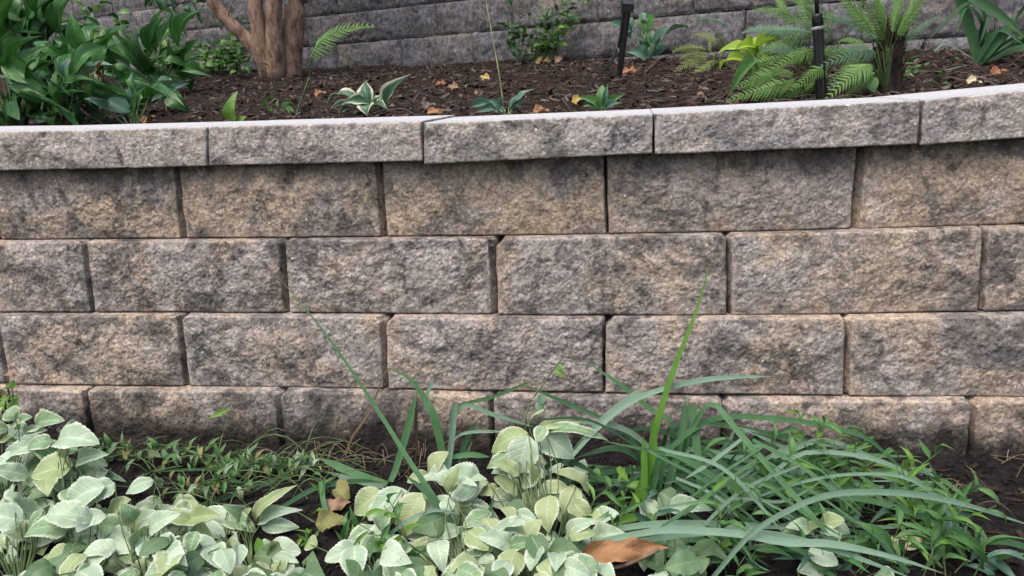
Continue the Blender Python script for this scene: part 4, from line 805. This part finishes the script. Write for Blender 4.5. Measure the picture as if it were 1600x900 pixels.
# ---- strap-leaved clumps
def clump(label, root, blades, name='strap_leaved_clump'):
    b = Yg(*root).copy(); b[1] = min(b[1], -.03); b[2] = gz(b[0]); th = thing(name, label, 'strap-leaved plant', b, 'strap-leaved clumps before the wall')
    for pts, wd, Y0, Y1, m, *kw in blades: px_blade(th, pts, wd, Y0, Y1, m, **(kw[0] if kw else {}))
    return th
B, BD_, BB, BP, BR = M_BLADE, M_BLADED, M_BLADEB, M_BLADEP, M_DRYB
main = [([(1012, 790), (1022, 690), (1046, 600), (1072, 530), (1092, 475), (1112, 403)], 13, -.24, -.16, BB, {'tip': .55, 'w0': 1.}), ([(985, 800), (1010, 740), (1020, 700), (1020, 650)], 14, -.25, -.23, BB), ([(1006, 795), (1008, 730), (1005, 680)], 13, -.26, -.24, BB),
        ([(1035, 785), (1060, 700), (1072, 634)], 12, -.25, -.19, B, {'cut': True}), ([(1097, 790), (1090, 710), (1082, 632)], 12, -.27, -.2, B, {'cut': True}),
        ([(895, 712), (936, 668), (994, 624), (1072, 599), (1140, 590), (1214, 588)], 9, -.26, -.15, BP), ([(880, 725), (932, 667), (965, 636), (1003, 609)], 11, -.22, -.17, BP, {'cut': True}),
        ([(1030, 770), (1040, 712), (1080, 673), (1127, 652), (1228, 656), (1300, 668), (1350, 683), (1382, 708), (1450, 772)], 9, -.24, -.18, B), ([(1060, 720), (1107, 632), (1150, 672), (1208, 738), (1267, 804), (1300, 845), (1340, 905)], 10, -.2, -.44, B),
        ([(1020, 770), (1041, 709), (1119, 748), (1189, 783), (1232, 818)], 11, -.26, -.32, B), ([(1045, 760), (1049, 665), (1018, 641), (967, 600), (916, 565)], 8, -.14, -.09, B), ([(1010, 760), (990, 690), (944, 657), (878, 628), (812, 599)], 10, -.16, -.09, BD_),
        ([(1030, 750), (1049, 668), (1150, 668), (1267, 700), (1330, 740)], 9, -.13, -.12, BD_), ([(940, 830), (1010, 820), (1072, 818), (1189, 822), (1250, 829)], 11, -.38, -.38, BP), ([(930, 848), (1000, 834), (1053, 828), (1150, 834), (1230, 848), (1300, 850), (1400, 872), (1480, 898)], 12, -.42, -.45, BP),
        ([(1000, 845), (1100, 832), (1200, 834), (1297, 857), (1355, 877), (1430, 905)], 11, -.40, -.46, BP), ([(1111, 905), (1169, 838), (1228, 799), (1300, 772), (1402, 770), (1495, 785), (1620, 824)], 10, -.46, -.36, BP), ([(1050, 790), (1084, 807), (1150, 853), (1205, 895)], 8, -.26, -.38, B),
        ([(1200, 760), (1317, 775), (1395, 791), (1472, 822), (1520, 850)], 9, -.28, -.34, B), ([(1130, 720), (1200, 678), (1258, 700), (1310, 740)], 9, -.12, -.12, BD_), ([(1020, 780), (1060, 760), (1150, 757), (1250, 760), (1330, 790)], 9, -.2, -.22, BD_), ([(960, 790), (1000, 742), (1060, 730), (1110, 762)], 8, -.18, -.22, BD_),
        ([(1025, 775), (1000, 720), (960, 700), (900, 715)], 9, -.15, -.14, BD_), ([(1080, 840), (1150, 800), (1230, 740), (1265, 715)], 7, -.30, -.14, BD_), ([(880, 850), (960, 836), (1080, 843), (1160, 850)], 10, -.35, -.35, B), ([(1300, 905), (1250, 860), (1180, 838), (1130, 838)], 9, -.42, -.36, B), ([(1348, 752), (1420, 752), (1490, 755)], 3, -.2, -.2, BP),
        ([(1420, 895), (1360, 830), (1300, 800), (1220, 790)], 9, -.42, -.28, BD_), ([(1620, 860), (1560, 845), (1480, 850), (1380, 840), (1300, 820)], 12, -.33, -.30, BD_), ([(1040, 700), (1065, 660), (1072, 625), (1080, 622)], 8, -.13, -.1, BP)]
for q in range(26):
    x0, y0 = random.gauss(1050, 50), random.gauss(780, 25); l = random.uniform(130, 420); h = random.uniform(10, 90); Y = random.uniform(-.20, -.07); pk = random.uniform(.2, .55)
    main.append(([(x0, y0), (x0+l*pk*.6, y0-h*.8), (x0+l*pk, y0-h), (x0+l, y0+random.uniform(-50, 80))], random.uniform(4, 10), Y, Y-random.uniform(.0, .14), random.choice([BD_, B, B, BP])))
for q in range(60):
    x0, y0 = random.gauss(1040, 85), random.gauss(765, 28); a = random.choice([-1, 1, 1]); l = random.uniform(60, 240); h = random.uniform(-20, 90); Y = random.uniform(-.24, -.07)
    main.append(([(x0, y0), (x0+a*l*.5+random.gauss(0, 8), y0-h*.6+random.gauss(0, 8)), (x0+a*l, y0-h+random.uniform(-10, 40))], random.uniform(3, 9), Y, Y-random.uniform(-.04, .12), random.choice([BD_, BD_, BD_, B, B, BP])))
for q in range(8):     # long thin pale blades sprawling to the right
    x0, y0 = random.uniform(980, 1180), random.uniform(770, 900); l = random.uniform(220, 480); h = random.uniform(10, 95); Y = random.uniform(-.44, -.26); pk = random.uniform(.3, .6)
    main.append(([(x0, y0), (x0+l*pk*.55, y0-h*.75), (x0+l*pk, y0-h), (x0+l*(pk+1)/2, y0-h*.75), (x0+l, y0+random.uniform(-60, 50))], random.uniform(3.5, 8), Y, Y+random.uniform(-.06, .1), random.choice([BP, BP, B, B])))
for q in range(16):
    x0, y0 = random.uniform(1000, 1300), random.uniform(680, 760); a = random.choice([-1, 1]); l = random.uniform(90, 260); Y = random.uniform(-.34, -.2)
    main.append(([(x0, y0), (x0+a*l*.5, y0+l*.28+random.gauss(0, 10)), (x0+a*l, y0+l*.7)], random.uniform(3, 7), Y, Y-.08, random.choice([BP, B, B])))
clump('large strap-leaved clump right of centre with one tall bright blade across the wall', (1030, 775), main)
clump('strap-leaved clump left of centre with blades folding against the lowest blocks', (665, 770), [([(612, 775), (618, 735), (633, 686), (652, 612)], 12, -.14, -.10, B), ([(693, 740), (690, 700), (678, 650), (664, 622), (640, 592), (608, 575)], 13, -.14, -.07, B, {'tip': .6}), ([(664, 640), (668, 615), (675, 600), (677, 588)], 6, -.10, -.09, BP),
       ([(651, 620), (650, 660), (651, 700), (648, 722)], 5, -.09, -.10, BR), ([(698, 745), (705, 690), (711, 628)], 10, -.16, -.12, BP, {'cut': True}), ([(705, 660), (711, 636), (769, 620), (835, 594)], 6, -.13, -.10, B), ([(700, 680), (723, 634), (769, 647), (808, 659), (835, 667)], 7, -.12, -.12, BP), ([(700, 715), (735, 711), (765, 714)], 9, -.14, -.14, B),
       ([(705, 690), (730, 676), (795, 674)], 5, -.12, -.12, BP), ([(715, 735), (728, 690), (748, 655)], 9, -.13, -.1, BD_), ([(735, 735), (728, 715), (738, 690)], 7, -.13, -.12, BD_), ([(606, 770), (556, 741), (497, 715)], 13, -.15, -.12, B), ([(600, 768), (560, 752), (510, 737)], 8, -.16, -.14, BP)])
clump('strap-leaved clump at the bottom centre with a long thin blade slanting up to the left', (750, 930), [([(765, 915), (740, 874), (688, 791), (640, 720), (600, 656), (545, 572), (490, 498), (425, 422)], 10, -.40, -.14, B, {'tip': .85, 'w0': 1., 'pw': .85}), ([(750, 910), (715, 835), (672, 775), (632, 742)], 11, -.40, -.30, BD_), ([(524, 905), (575, 853), (610, 818), (645, 755)], 6, -.40, -.32, BP),
       ([(560, 900), (618, 828), (672, 799), (720, 803)], 7, -.41, -.36, BP), ([(580, 850), (633, 880), (680, 902)], 12, -.40, -.42, BD_), ([(760, 900), (740, 860), (765, 800), (772, 770)], 9, -.36, -.28, BD_), ([(790, 910), (760, 860), (745, 835)], 6, -.41, -.39, BP), ([(770, 905), (752, 880), (746, 850)], 5, -.41, -.4, B)])
clump('flattened dark strap leaves lying across the soil left of centre', (500, 730), [([(280, 825), (350, 787), (428, 752), (500, 716)], 12, -.28, -.08, BD_), ([(241, 740), (350, 733), (486, 727), (520, 722)], 7, -.12, -.08, BD_), ([(440, 795), (497, 762), (563, 752), (600, 755)], 9, -.24, -.17, BD_), ([(501, 752), (505, 780), (516, 830)], 8, -.22, -.3, B), ([(415, 900), (410, 870), (402, 840)], 18, -.4, -.36, BB)])
# dry brown blade and thin weed stem
b_ = Yg(545, 712).copy(); b_[1] = -.05; b_[2] = gz(b_[0]); th = thing('withered_plant', 'dry brown blade leaning up the lowest blocks left of centre', 'dead leaf', b_)
px_blade(th, [(540, 712), (552, 682), (571, 655), (590, 616), (603, 580), (625, 577)], 8, -.05, -.03, M_DRYB)
b_ = Yg(822, 780).copy(); b_[1] = -.16; b_[2] = gz(b_[0]); th, P = single('leafy_weed', 'thin weed stem with a small bright leaf rising from the tallest ground elder', 'weed', b_, [atY(822, 650, -.16), atY(842, 610, -.15), atY(878, 560, -.13)], .0022, M_STEM); th['group'] = 'weeds in front of the wall'
for (x0, y0, x1, y1, wd, m) in ((866, 578, 884, 590, 9, M_WEEDB), (872, 568, 880, 585, 7, M_WEEDB), (845, 615, 848, 632, 14, M_FERNB), (838, 628, 852, 648, 14, M_FERNB)): p = atY(x0, y0, -.14); put_leaf(th, 'small', p, atY(x1, y1, -.15), wd*px_size(p), m, face(1., .2))
b_ = Yg(338, 735).copy(); th, P = single('leafy_weed', 'thin weed stalk with one pale leaf before the lowest left blocks', 'weed', b_, [atY(345, 690, b_[1]), atY(362, 632, b_[1]+.01)], .0013, M_PALESTEM); th['group'] = 'weeds in front of the wall'
p = atY(358, 640, b_[1]); put_leaf(th, 'weed', p, atY(322, 655, b_[1]-.01), 10*px_size(p), M_WEEDB, face(1., .2))
# ---- narrow-leaved weeds on the right and elsewhere
def weed(label, stems, n, L=(.035, .06), mats=(M_WEED, M_WEED, M_WEEDB), wr=.2, name='trailing_weed', cat='weed', gr='weeds in front of the wall'):
    x, y, Y0 = stems[0][0]; b = atY(x, y, Y0); b[2] = gz(b[0])-.001; th = thing(name, label, cat, b, gr)
    for s in stems:
        P = [atY(px, py, Y) for px, py, Y in s]; P[0] = b.copy() if s is stems[0] else np.array([P[0][0], P[0][1], gz(P[0][0])-.001])
        for p in P[1:]: p[2] = max(p[2], gz(p[0])+.008)
        weedstem(th, P, n, L, wr, mats, 'weed', .0011, M_STEM, .2, .35, .9)
    return th
weed('narrow-leaved weed standing closest to the wall left of the bare soil', [[(1290, 800, -.16), (1265, 710, -.14), (1246, 636, -.12)], [(1300, 790, -.16), (1275, 720, -.15), (1290, 650, -.14)]], 8)
weed('narrow-leaved weed with an upright thin stem against the soiled block', [[(1355, 840, -.20), (1352, 750, -.17), (1350, 668, -.14)], [(1362, 840, -.20), (1360, 760, -.18), (1340, 700, -.14)]], 8)
weed('narrow-leaved weed leaning right over the bare black soil', [[(1370, 830, -.22), (1420, 745, -.18), (1470, 704, -.15)], [(1385, 830, -.22), (1400, 760, -.2), (1430, 720, -.18)]], 8)
weed('narrow-leaved weed with drooping dark leaves at the right edge of the plants', [[(1450, 870, -.28), (1470, 800, -.24), (1535, 757, -.20)], [(1455, 870, -.28), (1490, 800, -.25), (1500, 760, -.22)], [(1460, 860, -.28), (1440, 800, -.25), (1455, 790, -.24)]], 7, (.05, .085), (M_WEED, M_WEED, M_HOSTAB), .24)
weed('narrow-leaved weed at the bottom right with long low leaves', [[(1470, 920, -.36), (1478, 850, -.33), (1500, 840, -.32)], [(1490, 910, -.36), (1530, 870, -.34), (1560, 880, -.34)]], 8, (.05, .08), (M_WEED, M_HOSTAB), .22)
weed('narrow-leaved weed growing up through the strap leaves beside the bright blade', [[(985, 850, -.26), (975, 780, -.24), (990, 735, -.22)], [(1010, 850, -.28), (1000, 800, -.28), (1015, 770, -.28)]], 7, (.04, .07), (M_WEEDB, M_WEED, M_HOSTAB), .24)
weed('narrow-leaved weed in front of the orange dead leaf', [[(1000, 930, -.38), (1008, 860, -.36), (1025, 800, -.34)]], 7, (.05, .075), (M_WEED, M_HOSTAB), .26)
weed('small narrow-leaved weed on the bare soil left of centre', [[(520, 850, -.30), (505, 780, -.24), (500, 735, -.20)], [(530, 880, -.34), (550, 830, -.32), (570, 815, -.32)], [(500, 880, -.36), (480, 850, -.34), (470, 852, -.34)]], 7, (.03, .055), (M_WEEDB, M_WEED), .24)
weed('narrow-leaved weed low in front between the pale leaves', [[(560, 930, -.40), (545, 870, -.38), (555, 845, -.37)], [(580, 930, -.42), (610, 880, -.41), (640, 872, -.41)]], 8, (.035, .06), (M_WEED, M_WEEDB), .22)
rnd_lab = ['narrow-leaved weed tucked under the arching blades below the bright tall blade', 'narrow-leaved weed among the strap leaves nearest the clump', 'narrow-leaved weed in the middle of the right-hand greenery', 'narrow-leaved weed below the pale arching blade at right', 'narrow-leaved weed at the bottom edge right of centre', 'narrow-leaved weed at the bottom edge below the crossing blades', 'narrow-leaved weed behind the crossing blades near the wall foot', 'narrow-leaved weed at the lower right among long blades', 'narrow-leaved weed under the small pale ground elder at right', 'narrow-leaved weed left of the bare soil in the right greenery', 'narrow-leaved weed at the lower right beside the wood chips', 'narrow-leaved weed beneath the longest blade tips at right']
for (x, y), lb in zip([(1160, 850), (1140, 790), (1250, 820), (1330, 850), (1180, 930), (1290, 930), (1230, 770), (1400, 900), (1260, 880), (1400, 820), (1500, 900), (1350, 900)], rnd_lab):
    Y = float(on_ground(x, y)[1]); Y = min(Y, -.08)
    weed(lb, [[(x+random.gauss(0, 12), y, Y), (x+random.gauss(0, 18), y-35, Y+.01), (x+random.gauss(0, 40), y-random.uniform(60, 95), Y+.02)] for q in range(2)], 5, (.045, .08), (M_WEED, M_WEED, M_HOSTAB, M_WEED), .19)
for (x, y, lb) in ((1205, 800, 'bright narrow-leaved weed poking through the blades right of the tall one'), (1290, 790, 'bright narrow-leaved weed in front of the second lowest block joint'), (1345, 800, 'bright narrow-leaved weed beside the upright thin stem'), (1420, 830, 'bright narrow-leaved weed spreading over bare soil at right'), (960, 840, 'bright narrow-leaved weed between pale leaves and blades'), (1130, 870, 'bright narrow-leaved weed under the crossing pale blades'), (1470, 880, 'bright narrow-leaved weed at lower right before the wood chips'), (620, 900, 'bright narrow-leaved weed among pale leaves at the bottom left of centre')):
    Y = min(float(on_ground(x, y)[1]), -.1)-.05
    weed(lb, [[(x+random.gauss(0, 10), y, Y), (x+random.gauss(0, 20), y-50, Y+.01), (x+random.gauss(0, 45), y-random.uniform(85, 130), Y+.02)] for q in range(3)], 6, (.04, .07), (M_WEEDB, M_WEED, M_WEED), .2)
wl = ['wilted small weed matted at the wall foot behind the pale left patch', 'wilted small weed left of the flattened dark blades', 'low weed with tiny leaves under the left blocks', 'low wilted weed nearest the ground elder sprig', 'low weed with curled leaves by the flattened blades']
for (x, y), lb in zip([(200, 720), (390, 745), (300, 730), (330, 780), (440, 745)], wl):
    Y = min(float(on_ground(x, y)[1]), -.05)
    weed(lb, [[(x+random.gauss(0, 22), y, Y), (x+random.gauss(0, 35), y-18, Y), (x+random.gauss(0, 65), y-random.uniform(5, 40), Y-.02)] for q in range(6)], 8, (.022, .045), (M_WEED, M_WEED, M_ELDERD, M_ELDERG, M_FALL['olive']), .30, name='wilted_weed')
# ---- dead leaves in front
b_ = Yg(970, 905).copy(); b_[1] = -.44; b_[2] = gz(b_[0]); th = thing('fallen_leaf', 'large orange-brown dead leaf lying under the blades at the bottom centre', 'leaf', b_, 'fallen leaves'); p = atY(905, 872, -.44); put_leaf(th, 'dead', p, atY(1044, 854, -.44), 38*px_size(p), M_FALL['orange'], nrm([0, -.9, .8]), v=2, name='leaf_blade')
mb = MB(); tube(mb, spline([atY(905, 897, -.468), atY(980, 882, -.468), atY(1030, 858, -.462)], 8), .0028, 6); part('leaf_stalk', mb.mesh('leaf_stalk'), M_STRAW, th)
for a in (('curled brown and olive leaf standing on the bare soil', 536, 790, 52, 'olive', 1.9, .03, 1.2, .5, True), ('crumpled tan leaf beside the curled olive one', 527, 806, 46, 'tan', .4, .02, 1., .5, True), ('olive withered leaf lowest of the three on the soil', 520, 832, 52, 'olive', .2, .02, .8, .6, True), ('cream and yellow dead leaf under the blades at lower right', 1425, 862, 50, 'cream', .6, .02, .8, .6, True), ('yellow scrap of leaf left of the cream one at lower right', 1398, 868, 26, 'cream', -.3, .02, .8, .6, True), ('pinkish brown leaf flat on the bare soil at right', 1445, 741, 32, 'grey', .2, .006, .3, .4, True)):
    fallen(*a)
th = None
